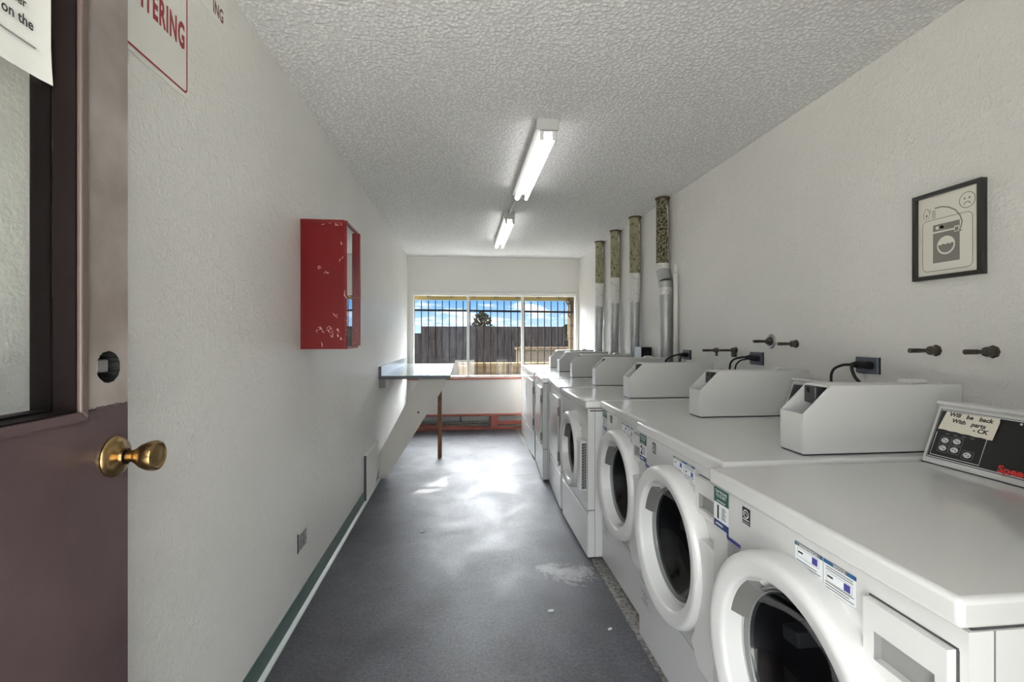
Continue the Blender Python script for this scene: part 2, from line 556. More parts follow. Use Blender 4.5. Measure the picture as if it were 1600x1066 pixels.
# ------------------------------------------------------------------ shell
struct(MB().box(XL - 0.15, XR + 0.15, YF - 0.15, YB + 0.2, -0.12, 0.0, 'floor').build('floor', smooth=0))
struct(MB().box(XL - 0.15, XR + 0.15, YF - 0.15, YB + 0.2, H, H + 0.12, 'ceiling').build('ceiling', smooth=0))
struct(MB().box(XL - 0.15, XL, YF - 0.15, YB + 0.2, 0, H, 'wall_left').build('wall_left', smooth=0))
struct(MB().box(XR, XR + 0.15, YF - 0.15, YB + 0.2, 0, H, 'wall').build('wall_right', smooth=0))
WX0, WX1, WZ0, WZ1 = -0.70, 1.665, 0.725, 1.92
mb = MB()
mb.box(XL, XR, YB, YB + 0.2, 0, WZ0, 'wall_back')
mb.box(XL, XR, YB, YB + 0.2, WZ1, H, 'wall_back')
mb.box(XL, WX0, YB, YB + 0.2, WZ0, WZ1, 'wall_back')
mb.box(WX1, XR, YB, YB + 0.2, WZ0, WZ1, 'wall_back')
struct(mb.build('wall_back', smooth=0))
mb = MB()                                           # front wall behind the camera, with the open doorway
DX0, DX1, DZ = -0.64, 0.36, 2.06
mb.box(XL, DX0, YF - 0.15, YF, 0, H, 'wall_left')
mb.box(DX1, XR, YF - 0.15, YF, 0, H, 'wall_left')
mb.box(DX0, DX1, YF - 0.15, YF, DZ, H, 'wall_left')
struct(mb.build('wall_front', smooth=0))

# baseboard (green cove base with pale toe)
mb = MB()
mb.box(XL, XL + 0.004, YF, 4.43, 0.0, 0.098, 'cove')
mb.prism([(XL + 0.004, 0.0), (XL + 0.020, 0.0), (XL + 0.018, 0.006), (XL + 0.009, 0.013), (XL + 0.004, 0.016)], 'y', YF, 4.43, 'cove_toe')
struct(mb.build('baseboard_left', smooth=0))

# ------------------------------------------------------------------ window
win = thing('window_1', 'wide three-pane white framed window in the back wall', 'window', (0, 0, 0))
del win['label'], win['category']
win['kind'] = 'structure'
GX0, GX1, GZ0, GZ1 = -0.688, 1.652, 0.738, 1.902
mb = MB()
t = 0.022
mb.box(WX0 - 0.025, WX1 + 0.02, YB - 0.012, YB + 0.0, WZ1 - 0.012, WZ1 + 0.022, 'win_frame')
mb.box(WX0 - 0.025, WX0 + 0.012, YB - 0.012, YB, WZ0 + 0.0, WZ1 - 0.012, 'win_frame')
mb.box(WX1 - 0.012, WX1 + 0.02, YB - 0.012, YB, WZ0 + 0.0, WZ1 - 0.012, 'win_frame')
mb.box(WX0, GX0 + 0.012, YB, YB + 0.1, WZ0, WZ1, 'win_frame')
mb.box(GX1 - 0.012, WX1, YB, YB + 0.1, WZ0, WZ1, 'win_frame')
mb.box(GX0, GX1, YB, YB + 0.1, GZ1 - 0.012, WZ1, 'win_frame')
mb.box(GX0, GX1, YB, YB + 0.1, WZ0, GZ0 + 0.01, 'win_frame')
mb.build('window_frame', win, 0, (0.002, 1))
for xm in (0.086, 0.868):
    MB().box(xm - 0.018, xm + 0.018, YB + 0.02, YB + 0.07, GZ0 + 0.01, GZ1 - 0.012, 'win_frame').build('mullion', win, 0, (0.003, 1))
xs = [GX0 + 0.012, 0.086 - 0.018, 0.086 + 0.018, 0.868 - 0.018, 0.868 + 0.018, GX1 - 0.012]
for i in range(3):
    MB().rect((V((0, YB + 0.045, 0)), V((1, 0, 0)), V((0, 0, 1)), V((0, -1, 0))), xs[2 * i], xs[2 * i + 1], GZ0 + 0.01, GZ1 - 0.012, 0, 'glass').build('window_pane', win, 0)
struct(MB().box(XL, XR, YB - 0.028, YB, 0.700, 0.722, 'brick_red').build('trim_1', smooth=0, bevel=(0.003, 1)))

# ------------------------------------------------------------------ baseboard heater at the back wall
h = thing('baseboard_heater', 'long brick-red baseboard heater missing its front cover, under the window', 'heater', (0, 6.72, 0))
mb = MB(); mb.box(XL + 0.01, XR - 0.01, 0.012, 0.03, 0.028, 0.19, 'heater_back'); mb.build('back_plate', h, 0)
MB().box(XL + 0.01, XR - 0.01, -0.05, 0.03, 0.19, 0.212, 'brick_red').build('top_cover', h, 0, (0.004, 2))
MB().box(XL + 0.01, XR - 0.01, -0.055, -0.035, 0.0, 0.036, 'brick_red').build('bottom_rail', h, 0, (0.003, 2))
mb = MB()
for k in range(74):
    x = XL + 0.14 + k * 0.0145
    mb.box(x, x + 0.004, -0.030, 0.010, 0.046, 0.118 + 0.010 * math.sin(k * 2.3), 'fin')
mb.cyl((XL + 0.03, -0.012, 0.075), (XR - 0.05, -0.012, 0.075), 0.010, 0.010, 'fin', 12)
f = mb.build('fin_element', h, 0)
for x in (-0.56, -0.02, 0.40):
    MB().box(x - 0.012, x + 0.012, -0.03, 0.012, 0.105, 0.19, 'plastic_dark').build('bracket', h, 0, (0.002, 1))
MB().box(0.40, 0.50, -0.058, -0.048, 0.036, 0.19, 'brick_red').build('cover_joint', h, 0, (0.003, 1))
MB().box(0.50, XR - 0.02, -0.056, -0.042, 0.065, 0.120, 'brick_red').build('front_cover', h, 0, (0.003, 1))
mb = MB(); mb.prism([(-0.70, 0.052), (-0.70, 0.092), (-0.10, 0.058), (0.38, 0.044), (0.38, 0.036), (-0.10, 0.040)], 'y', -0.046, -0.038, 'brick_red'); mb.build('fallen_cover', h, 0)

# ------------------------------------------------------------------ folding table on the left wall
tb = thing('wall_table', 'pale laminate folding table fixed to the left wall below the window', 'table', (0, 0, 0))
TY0, TY1, TX1, TZ = 4.45, 6.43, -0.113, 0.946
MB().box(XL + 0.004, TX1, TY0, TY1, TZ - 0.005, TZ, 'laminate').build('tabletop', tb, 0)
MB().box(XL + 0.004, TX1 + 0.002, TY0 - 0.002, TY1, TZ - 0.034, TZ - 0.005, 'laminate_edge').build('edge_band', tb, 0, (0.003, 1))
mb = MB(); mb.box(XL, XL + 0.022, TY0, TY1, TZ, TZ + 0.083, 'laminate'); mb.build('backsplash', tb, 0)
MB().box(XL, XL + 0.026, TY0 - 0.006, TY0, TZ - 0.03, TZ + 0.083, 'laminate_edge').build('end_cap', tb, 0)
MB().box(XL, XL + 0.055, TY0 + 0.02, TY0 + 0.06, TZ - 0.115, TZ - 0.034, 'plastic_grey').build('wall_cleat', tb, 0, (0.003, 1))
mb = MB()
mb.prism([(XL + 0.002, 0.03), (XL + 0.002, 0.225), (-0.40, TZ - 0.035), (-0.148, TZ - 0.035), (-0.148, 0.865), (-0.685, 0.012), (-0.70, 0.03), (-0.72, 0.006), (-0.74, 0.03)], 'y', TY0 + 0.03, TY0 + 0.055, 'brace')
mb.build('diagonal_brace', tb, 0)
MB().cyl((-0.405, TY0 + 0.030, 0.60), (-0.405, TY0 + 0.026, 0.60), 0.010, 0.010, 'plastic_dark', 12).build('bolt', tb)
MB().box(-0.262, -0.218, 5.16, 5.205, 0.0, TZ - 0.034, 'wood_post').build('leg', tb, 0, (0.002, 1))

# access panel
mb = MB()
mb.prism([(3.81, 0.025), (4.20, 0.025), (4.36, 0.12), (4.36, 0.368), (3.81, 0.368)], 'x', XL, XL + 0.016, 'wall_back')
mb.box(XL, XL + 0.017, 3.80, 3.81, 0.02, 0.37, 'plastic_dark')
tag(mb.build('access_panel', smooth=0), 'low white access panel on the left wall beside the table brace', 'panel')

# outlet on left wall
o = thing('wall_outlet', 'steel outlet plate low on the left wall above the green baseboard', 'outlet', (XL, 2.355, 0.337))
MB().box(0, 0.006, -0.055, 0.055, -0.042, 0.042, 'plate_metal').build('cover_plate', o, 0, (0.002, 1))
fr = (V((0.006, 0, 0)), V((0, 1, 0)), V((0, 0, 1)), V((1, 0, 0)))
for a in (-0.024, 0.024):
    mb = MB(); mb.box(0.006, 0.009, a - 0.017, a + 0.017, -0.034, 0.034, 'plastic_grey')
    for b in (-0.018, 0.018):
        for da in (-0.006, 0.006):
            mb.rect((V((0.009, 0, 0)),) + fr[1:], a + da - 0.0018, a + da + 0.0018, b - 0.006, b + 0.006, 0.0005, 'ink_light')
        mb.disc((V((0.009, 0, 0)),) + fr[1:], a, b - 0.011, 0.003, 0.003, 0.0005, 'ink_light', 10)
    mb.build('socket', o, 0)
MB().box(0, 0.0035, -0.060, -0.055, -0.047, 0.044, 'black_matte').build('painted_shadow', o, 0)  # black strip drawn as the shadow beside the plate

# ------------------------------------------------------------------ signs on the left wall
sg = MB()
fr = (V((XL, 0, 0)), V((0, 1, 0)), V((0, 0, 1)), V((1, 0, 0)))
sg.box(XL, XL + 0.003, 1.105, 1.412, 1.960, 2.40, 'sign_white')
a0, a1, b0, b1, rr = 1.117, 1.400, 1.975, 2.388, 0.012
pts = []
for (cx_, cy_, s) in ((a1 - rr, b0 + rr, -90), (a1 - rr, b1 - rr, 0), (a0 + rr, b1 - rr, 90), (a0 + rr, b0 + rr, 180)):
    pts += [(cx_ + rr * math.cos(math.radians(s + k * 15)), cy_ + rr * math.sin(math.radians(s + k * 15))) for k in range(7)]
sg.stroke(fr, pts, 0.0058, 0.0036, 'red_print', True)
sg.text(fr, 'LOITERING', 1.390, 2.091, 0.093, 0.0036, 'red_print', 0.47, 0.0034, 'RIGHT', spacing=1.13)
tag(sg.build('wall_sign', smooth=0), 'white sign with red LOITERING lettering and red border, nearest the door', 'sign')
sg = MB()
sg.box(XL, XL + 0.003, 1.42, 1.628, 2.281, 2.42, 'sign_white')
sg.text(fr, 'ING', 1.602, 2.300, 0.056, 0.0036, mat('dark_red_print', (92, 40, 42), 0.5), 0.62, 0.0018, 'RIGHT', spacing=1.08)
tag(sg.build('wall_sign', smooth=0), 'small white sign ending in ING, high by the ceiling edge', 'sign')

# ------------------------------------------------------------------ red extinguisher cabinet
c = thing('extinguisher_cabinet', 'chipped red metal fire extinguisher cabinet mounted on the left wall', 'cabinet', (XL, 2.338, 1.243))
D, W, HH = 0.200, 0.245, 0.616
mb = MB()
mb.box(0, D, 0, 0.008, 0, HH, 'red_cab')
mb.box(0, D, W - 0.008, W, 0, HH, 'red_cab')
mb.box(0, D, 0.008, W - 0.008, 0, 0.008, 'red_cab')
mb.box(0, D, 0.008, W - 0.008, HH - 0.008, HH, 'red_cab')
mb.box(0, 0.006, 0.008, W - 0.008, 0.008, HH - 0.008, 'win_frame')
fr = (V((0, 0, 0)), V((1, 0, 0)), V((0, 0, 1)), V((0, -1, 0)))
rnd = random.Random(5)
for (a, b, n_, l_) in ((0.115, 0.365, 3, 0.012), (0.085, 0.385, 2, 0.008), (0.155, 0.165, 4, 0.012), (0.09, 0.098, 5, 0.016), (0.13, 0.10, 6, 0.016), (0.145, 0.07, 3, 0.010), (0.10, 0.03, 2, 0.016), (0.15, 0.605, 4, 0.012), (0.18, 0.600, 4, 0.012), (0.12, 0.603, 3, 0.010), (0.188, 0.50, 2, 0.008), (0.186, 0.43, 2, 0.007)):
    for k in range(n_):
        a1_, b1_ = a + rnd.uniform(-l_, l_), b + rnd.uniform(-l_, l_) * 0.7
        an = rnd.uniform(0, 2 * PI)
        P_ = [(a1_, b1_)]
        for q in range(3):
            an += rnd.uniform(-0.8, 0.8)
            P_.append((P_[-1][0] + 0.005 * math.cos(an), P_[-1][1] + 0.005 * math.sin(an)))
        P_ = [(min(max(p[0], 0.004), 0.196), min(max(p[1], 0.004), 0.612)) for p in P_]
        mb.stroke(fr, P_, rnd.uniform(0.0012, 0.0028), 0.0006, 'chip')
mb.build('cabinet_body', c, 0, normals=False)
mb = MB()
mb.box(D, D + 0.014, 0.0, 0.004, 0, HH, 'red_cab_worn')
mb.box(D, D + 0.014, 0.004, W, HH - 0.012, HH, 'red_cab_worn')
mb.box(D, D + 0.014, 0.004, W, 0, 0.012, 'red_cab_worn')
pr = [(W - 0.016, 0.012), (W - 0.016, 0.30), (W - 0.020, 0.45), (W - 0.016, HH - 0.012), (W + 0.004, HH - 0.012), (W + 0.003, 0.45), (W + 0.009, 0.30), (W + 0.004, 0.15), (W + 0.002, 0.012)]
mb.prism(pr, 'x', D, D + 0.026, 'red_cab_worn')
df = mb.build('door_frame', c, 0, (0.0015, 1))
MB().box(D + 0.002, D + 0.006, 0.004, W - 0.016, 0.012, HH - 0.012, pane_mat('cabinet_glass', (0.93, 0.95, 0.94, 1), 2.4, 0.02)).build('glass_pane', c, 0)
mb = MB(); mb.box(0, D + 0.002, -0.0015, 0.006, HH - 0.014, HH + 0.0025, 'red_cab_worn'); mb.build('top_lip', c, 0)

# ------------------------------------------------------------------ entrance door (open along the left wall)
d = thing('door_1', 'x', 'door', (0, 0, 0)); del d['label'], d['category']; d['kind'] = 'structure'
FX, BX = -0.58, -0.628            # front and back face
EY, HY = 0.892, -0.10             # latch edge, hinge edge
LY0, LY1, LZ0, LZ1 = 0.16, 0.782, 1.186, 1.93   # glass opening
DB = (0.847, 1.251)
mb = MB()
mb.box(BX, FX, HY, EY, 0.012, LZ0, 'maroon')
mb.box(BX, FX, HY, EY, LZ1, 2.03, 'maroon')
mb.box(BX, FX, HY, LY0, LZ0, LZ1, 'maroon')
# latch stile with the empty deadbolt hole
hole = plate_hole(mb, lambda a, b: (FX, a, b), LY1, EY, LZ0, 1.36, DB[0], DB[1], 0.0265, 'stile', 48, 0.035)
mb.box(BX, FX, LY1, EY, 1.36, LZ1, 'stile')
mb.add([(BX, LY1, LZ0), (BX, EY, LZ0), (BX, EY, 1.36), (BX, LY1, 1.36)], [(0, 1, 2, 3)], 'maroon')
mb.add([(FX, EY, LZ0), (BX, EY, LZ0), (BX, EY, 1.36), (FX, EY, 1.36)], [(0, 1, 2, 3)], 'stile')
mb.add([(FX, LY1, LZ0), (BX, LY1, LZ0), (BX, LY1, 1.36), (FX, LY1, 1.36)], [(0, 1, 2, 3)], 'maroon')
n = len(hole)
mb.add(hole + [(FX - 0.038, p[1], p[2]) for p in hole], [(i, (i + 1) % n, (i + 1) % n + n, i + n) for i in range(n)] + [tuple(range(n, 2 * n))], 'black_matte')
mb.build('door_leaf', d, 0)
mb = MB()          # mitred trim round the glass, front face
tw = 0.015
def trim_side(mb, pts, x0, x1, m):
    mb.prism(pts, 'x', x0, x1, m)
for x0, x1 in ((FX - 0.002, FX + 0.007),):
    trim_side(mb, [(LY1, LZ0), (LY1 + tw, LZ0 - tw), (LY1 + tw, LZ1 + tw), (LY1, LZ1)], x0, x1, 'trim_paint')
    trim_side(mb, [(LY0, LZ0), (LY0 - tw, LZ0 - tw), (LY1 + tw, LZ0 - tw), (LY1, LZ0)], x0, x1, 'maroon')
    trim_side(mb, [(LY0, LZ0), (LY0 - tw, LZ0 - tw), (LY0 - tw, LZ1 + tw), (LY0, LZ1)], x0, x1, 'maroon')
    trim_side(mb, [(LY0, LZ1), (LY0 - tw, LZ1 + tw), (LY1 + tw, LZ1 + tw), (LY1, LZ1)], x0, x1, 'maroon')
mb.build('glass_trim', d, 0, (0.003, 2))
mb = MB()          # dark reveal inside the opening
mb.box(-0.640, FX, LY1 - 0.003, LY1 + 0.001, LZ0, LZ1, 'maroon_dark')
mb.box(-0.640, -0.6125, LY1 - 0.006, LY1 - 0.003, LZ0, LZ1, 'maroon_dark')
mb.box(-0.640, FX, LY0, LY1 - 0.003, LZ0 - 0.001, LZ0 + 0.002, 'maroon_dark')
mb.box(-0.640, -0.6125, LY0, LY1 - 0.003, LZ0 + 0.002, LZ0 + 0.005, 'maroon_dark')
mb.build('reveal', d, 0)
MB().box(-0.6135, -0.6105, LY0, LY1 - 0.003, LZ0 + 0.002, LZ1, pane_mat('door_pane_glass', (0.95, 0.96, 0.95, 1), 1.0)).build('glass_pane', d, 0)
mb = MB()
mb.box(FX - 0.036, FX - 0.012, DB[0] - 0.008, DB[0] + 0.018, DB[1] - 0.010, DB[1] + 0.012, 'plate_metal')
mb.box(FX - 0.034, FX - 0.010, DB[0] - 0.018, DB[0] - 0.009, DB[1] - 0.006, DB[1] + 0.010, 'plate_metal')
mb.build('latch_body', d, 0, (0.002, 1))
mb = MB()          # split in the paint at the stile joint
fr = (V((FX, 0, 0)), V((0, 1, 0)), V((0, 0, 1)), V((1, 0, 0)))
pp = [(0.797 + k * 0.0046, 1.1865 + random.uniform(-0.0022, 0.0022)) for k in range(21)]
mb.stroke(fr, pp, 0.0016, 0.0006, 'black_matte')
mb.build('paint_crack', d, 0)
# knob: rosette, shank, knob
kb = MB()
kc = (FX, 0.859, 1.100)
kb.lathe([(0.0, 0.034), (0.003, 0.0345), (0.008, 0.031), (0.011, 0.024), (0.014, 0.018), (0.016, 0.0145), (0.020, 0.0135)], kc, 'x', 'brass', 40)
kb.lathe([(0.016, 0.0105), (0.030, 0.0100), (0.036, 0.013), (0.046, 0.0205), (0.056, 0.0245), (0.064, 0.0255), (0.069, 0.0240), (0.0705, 0.0205), (0.068, 0.0185), (0.0675, 0.0165), (0.069, 0.012), (0.0695, 0.0001)], kc, 'x', 'brass', 40)
kb.build('door_knob', d, 40)

# notice taped on the door glass
mb = MB()
X0 = -0.6095
ny, nz = 16, 14
y0, y1, z0, z1 = 0.48, 0.769, 1.672, 2.05
vs, fs = [], []
for i in range(ny + 1):
    for j in range(nz + 1):
        a, b = i / ny, j / nz
        curl = 0.004 * max(0, a - 0.92) / 0.08 + 0.003 * max(0, 0.12 - b) / 0.12 * a
        vs.append((X0 + curl, y0 + (y1 - y0) * a, z0 + (z1 - z0) * b))
for i in range(ny):
    for j in range(nz):
        k = i * (nz + 1) + j
        fs.append((k, k + nz + 1, k + nz + 2, k + 1))
mb.add(vs, fs, 'paper')
fr = (V((X0 + 0.0015, 0, 0)), V((0, 1, 0)), V((0, 0, 1)), V((1, 0, 0)))
mb.text(fr, 'n on the', 0.741, 1.735, 0.021, 0.002, 'ink', 0.86, 0.0004, 'RIGHT')
mb.text(fr, 'number', 0.730, 1.760, 0.018, 0.002, 'ink', 0.86, 0.0003, 'RIGHT')
mb.stroke(fr, [(0.60, 1.714), (0.66, 1.7145), (0.70, 1.712), (0.745, 1.7125)], 0.003, 0.002, 'ink_grey')
tag(mb.build('paper_notice', normals=False), 'white paper notice with black type taped inside the door window', 'notice')

# ------------------------------------------------------------------ ceiling lights
def light_fixture(name, label, x0, x1, y0, y1):
    t = thing(name, label, 'light', ((x0 + x1) / 2, y0, H + 0.003), 0)
    w = (x1 - x0); L = y1 - y0
    mb = MB()
    mb.prism([(-w / 2, 0), (w / 2, 0), (w / 2, -0.045), (w * 0.28, -0.060), (-w * 0.28, -0.060), (-w / 2, -0.045)], 'y', 0, L, 'fluor_body')
    mb.build('channel', t, 0, (0.002, 1))
    mb = MB(); mb.prism([(-w / 2 - 0.001, 0), (w / 2 + 0.001, 0), (w / 2 + 0.001, -0.060), (-w / 2 - 0.001, -0.060)], 'y', -0.004, 0.012, 'fluor_body')
    mb.build('end_cap', t, 0, (0.002, 1))
    mb = MB(); mb.prism([(-w / 2 - 0.001, 0), (w / 2 + 0.001, 0), (w / 2 + 0.001, -0.060), (-w / 2 - 0.001, -0.060)], 'y', L - 0.012, L + 0.004, 'fluor_body')
    mb.build('end_cap', t, 0, (0.002, 1))
    for sx, r, drop in ((-0.027, 0.019, 0.0), (0.041, 0.011, 0.006)):
        for yy in (0.016, L - 0.028):
            mb = MB(); mb.box(sx - 0.011, sx + 0.011, yy, yy + 0.012, -0.104, -0.055, 'plastic_white'); mb.build('tube_holder', t, 0, (0.002, 1))
        mb = MB(); mb.cyl((sx, 0.028, -0.084), (sx, L - 0.028, -0.084 - drop), r, r, 'tube', 20); mb.build('tube', t, 40)
    return t
light_fixture('ceiling_light', 'white two-tube fluorescent strip light on the ceiling, the nearer one', 0.386, 0.502, 2.44, 3.60)
light_fixture('ceiling_light', 'white two-tube fluorescent strip light on the ceiling, the one near the window', 0.378, 0.478, 4.30, 5.56)
mb = MB(); mb.cyl((0.436, 3.604, H - 0.022), (0.424, 4.296, H - 0.022), 0.011, 0.011, 'fluor_body', 14)
tag(mb.build('ceiling_conduit'), 'thin white conduit joining the two ceiling strip lights', 'conduit')

# ------------------------------------------------------------------ vent pipes on the right wall
def vent_pipe(label, y, zt, mtop, dy=0.0, kink=False, seed=0):
    p = thing('vent_pipe', label, 'pipe', (1.632, y, 0), 0)
    r = 0.050
    mb = MB()
    mb.lathe([(zt, r), (H - 0.012, r)], (0, 0, 0), 'z', mtop, 28)
    mb.build('cement_section', p, 40)
    MB().lathe([(H - 0.014, r + 0.007), (H, r + 0.009)], (0, 0, 0), 'z', 'eave_dark', 28, True, True).build('ceiling_collar', p, 40)
    mb = MB()
    if kink:
        mb.lathe([(zt - 0.03, 0.052), (zt + 0.03, 0.053)], (0, 0, 0), 'z', 'duct_tape', 28)
        mb.build('tape_band', p, 40)
        mb = MB()
        mb.cyl((0, 0, zt - 0.025), (0, dy * 0.75, zt - 0.125), 0.051, 0.054, 'galv', 28, False)
        mb.build('duct_elbow', p, 40)
        mb = MB(); mb.cyl((0, dy * 0.75, zt - 0.125), (0, dy * 0.8, zt - 0.18), 0.055, 0.054, 'galv', 28, False); mb.build('duct_collar', p, 40)
        mb = MB(); mb.cyl((0, dy * 0.8, zt - 0.175), (0, dy * 0.85, zt - 0.235), 0.0545, 0.0535, 'duct_tape', 28, False); mb.build('tape_band', p, 40)
        mb = MB(); mb.cyl((0, dy * 0.8, zt - 0.20), (0, dy, 0.30), 0.0515, 0.0515, 'galv', 28)
        mb.build('metal_duct', p, 40)
    else:
        mb.cyl((0, 0, zt + 0.015), (0, dy * 0.25, zt - 0.26), 0.0535, 0.051, 'duct_tape', 28, False)
        mb.build('tape_band', p, 40)
        mb = MB(); mb.cyl((0, dy * 0.2, zt - 0.2), (0, dy, 0.30), 0.047, 0.047, 'galv', 28)
        mb.build('metal_duct', p, 40)
    # streak of white paint where the wall brush touched the pipe
    mb = MB(); rnd = random.Random(seed); n_ = 22; v_, f_ = [], []
    for k in range(n_ + 1):
        z = zt + 0.05 + (H - 0.07 - zt - 0.05) * k / n_
        wd = rnd.uniform(0.05, 0.22) + (0.25 if k > n_ - 4 else 0)
        for a in (-0.55, -0.55 - wd):
            v_.append(((r + 0.0008) * math.cos(a - 0.35), (r + 0.0008) * math.sin(a - 0.35), z))
    f_ = [(2 * k, 2 * k + 1, 2 * k + 3, 2 * k + 2) for k in range(n_)]
    mb.add(v_, f_, 'duct_tape'); mb.build('paint_streak', p, 40, normals=False)
    return p
vent_pipe('nearest vent pipe, with a bent grey elbow below its rough olive top', 3.728, 1.872, 'asbestos_dark', -0.075, True, 1)
vent_pipe('taped vent pipe directly behind the bent-elbow pipe, beside the grey junction box', 4.350, 1.890, 'asbestos', 0.035, False, 2)
vent_pipe('taped vent pipe third along the row, between two like it', 4.930, 1.922, 'asbestos', 0.07, False, 3)
vent_pipe('taped vent pipe farthest along the row, nearest the window', 5.510, 1.928, 'asbestos', 0.10, False, 4)
mb = MB(); mb.cyl((1.668, 3.56, 0.9), (1.668, 3.56, 1.80), 0.019, 0.019, 'wall_back', 16); mb.cyl((1.668, 3.56, 1.80), (1.69, 3.60, 1.87), 0.019, 0.019, 'wall_back', 16)
tag(mb.build('wall_conduit'), 'white painted conduit on the wall beside the nearest vent pipe', 'conduit')

# ------------------------------------------------------------------ water valve stubs on the right wall
def stub(label, y, z, tip, ring=False, double=False, drop=False):
    s = thing('water_stub', label, 'pipe stub', (XR + 0.003, y, z), 0)
    L = XR - tip
    mb = MB(); mb.cyl((-0.006, 0, 0), (-L, 0, 0.0), 0.0075, 0.0068, 'valve', 14); mb.cyl((-L, 0, 0), (-L - 0.004, 0, 0), 0.0085, 0.0085, 'valve', 14)
    for k in range(6): mb.cyl((-L + 0.004 + k * 0.006, 0, 0), (-L + 0.007 + k * 0.006, 0, 0), 0.0082, 0.0082, 'valve', 14)
    mb.build('stem', s, 30)
    mb = MB()
    mb.lathe([(0, 0.021), (-0.006, 0.021), (-0.008, 0.014), (-0.014, 0.012), (-0.014, 0.016), (-0.030, 0.016), (-0.032, 0.008)], (0, 0, 0), 'x', 'valve', 8)
    mb.build('packing_nut', s, 25)
    if ring:
        mb = MB(); mb.lathe([(0, 0.040), (-0.004, 0.040), (-0.011, 0.033), (-0.011, 0.026), (0, 0.024)], (0, 0, 0), 'x', 'chrome', 40); mb.build('escutcheon', s, 40)
        mb = MB(); mb.lathe([(-0.003, 0.028), (-0.004, 0.02)], (0, 0, 0), 'x', 'plastic_dark', 24); mb.build('wall_hole', s)
    if double:
        mb = MB(); mb.lathe([(-L * 0.55, 0.010), (-L * 0.58, 0.016), (-L * 0.64, 0.016), (-L * 0.70, 0.009)], (0, 0, 0), 'x', 'valve', 12); mb.cyl((-L * 0.61, 0, -0.01), (-L * 0.61, 0, -0.034), 0.006, 0.008, 'valve', 10)
        mb.build('bleed_cock', s, 30)
    if drop:
        mb = MB(); mb.box(-0.03, -0.004, -0.014, 0.014, -0.042, 0.0, 'valve'); mb.build('elbow', s, 0, (0.005, 2))
    return s
stub('corroded pipe stub with a small drain cock, farthest from the camera', 2.776, 1.219, 1.475, double=True, drop=True)
stub('pipe stub with a round chrome escutcheon plate on the wall', 2.44, 1.277, 1.588, ring=True)
stub('short corroded pipe stub just right of the chrome-ringed one', 2.244, 1.266, 1.592)
stub('corroded pipe stub below the framed picture, left of the pair', 1.528, 1.252, 1.585)
stub('corroded pipe stub nearest the camera, right of the pair below the picture', 1.345, 1.253, 1.590)

# ------------------------------------------------------------------ outlets and cords on the right wall
def outlet(label, y0, y1, z0, z1):
    t = thing('wall_outlet', label, 'outlet', (XR, (y0 + y1) / 2, (z0 + z1) / 2), 0)
    w, hh = abs(y1 - y0) / 2, (z1 - z0) / 2
    MB().box(-0.012, 0, -w, w, -hh, hh, 'plate_grey').build('cover_plate', t, 0, (0.003, 1))
    mb = MB(); mb.box(-0.004, 0, -w - 0.003, -w, -hh - 0.002, hh + 0.001, 'black_matte'); mb.build('plate_rim', t, 0)
    for a in (-w * 0.42, w * 0.42):
        mb = MB(); mb.lathe([(-0.012, 0.017), (-0.015, 0.0165), (-0.015, 0.0001)], (0, a, 0), 'x', 'black', 24); mb.build('socket', t, 30)
    return t
def cord(label, plug, pts, r=0.0055):
    t = thing('power_cord', label, 'cord', plug, 0)
    mb = MB(); mb.lathe([(0, 0.016), (-0.012, 0.017), (-0.030, 0.012), (-0.044, 0.008), (-0.046, 0.001)], (-0.0152, 0, 0), 'x', 'black_matte', 14); mb.build('plug', t, 30)
    mb = MB(); mb.tube([V((-0.055, 0, 0))] + [V(p) for p in pts], r, 'black_matte'); mb.build('cable', t, 60)
    return t
outlet('dark outlet plate on the right wall below the framed picture', 1.868, 1.758, 1.150, 1.216)
cord('black cord plugged into the outlet nearest the camera, bending left behind a machine', (XR, 1.836, 1.184), [(-0.085, 0.02, -0.004), (-0.115, 0.035, -0.03), (-0.118, 0.038, -0.10), (-0.11, 0.04, -0.30), (-0.06, 0.04, -0.75)])
cord('black cord looping forward from the outlet nearest the camera', (XR, 1.790, 1.184), [(-0.075, -0.006, 0.012), (-0.105, -0.01, 0.0), (-0.112, -0.03, -0.04), (-0.10, -0.075, -0.12), (-0.06, -0.10, -0.40)], 0.0065)
outlet('dark outlet plate between the two groups of pipe stubs', 2.619, 2.507, 1.142, 1.214)
cord('pair of black cords from the middle outlet, the thicker one', (XR, 2.585, 1.182), [(-0.07, 0.02, 0.0), (-0.092, 0.075, -0.02), (-0.096, 0.10, -0.08), (-0.09, 0.10, -0.30), (-0.06, 0.10, -0.75)], 0.006)
cord('thinner black cord beside the thick one at the middle outlet', (XR, 2.540, 1.178), [(-0.068, 0.02, -0.004), (-0.086, 0.065, -0.02), (-0.090, 0.10, -0.08), (-0.085, 0.10, -0.30), (-0.06, 0.10, -0.75)], 0.0045)
outlet('small dark outlet plate beside the nearest vent pipe', 3.466, 3.354, 1.134, 1.204)
cord('grey-black cord arching from the small outlet towards the vent pipe', (XR, 3.43, 1.168), [(-0.07, 0.03, -0.005), (-0.11, 0.07, -0.03), (-0.13, 0.09, -0.09), (-0.11, 0.09, -0.30), (-0.06, 0.09, -0.75)], 0.006)
cord('black cord hanging straight down from the small outlet by the vent pipe', (XR, 3.385, 1.168), [(-0.065, -0.0, -0.02), (-0.072, 0.0, -0.06), (-0.07, 0.0, -0.30), (-0.06, 0.0, -0.75)], 0.006)
j = thing('junction_box', 'grey steel junction box low between the two nearest vent pipes', 'electrical box', (XR + 0.003, 4.10, 1.145), 0)
MB().box(-0.10, 0, -0.005, 0.15, -0.07, 0.068, 'jbox').build('box_body', j, 0, (0.003, 1))
MB().box(-0.098, -0.002, -0.010, -0.005, -0.068, 0.064, 'black').build('side_opening', j, 0)
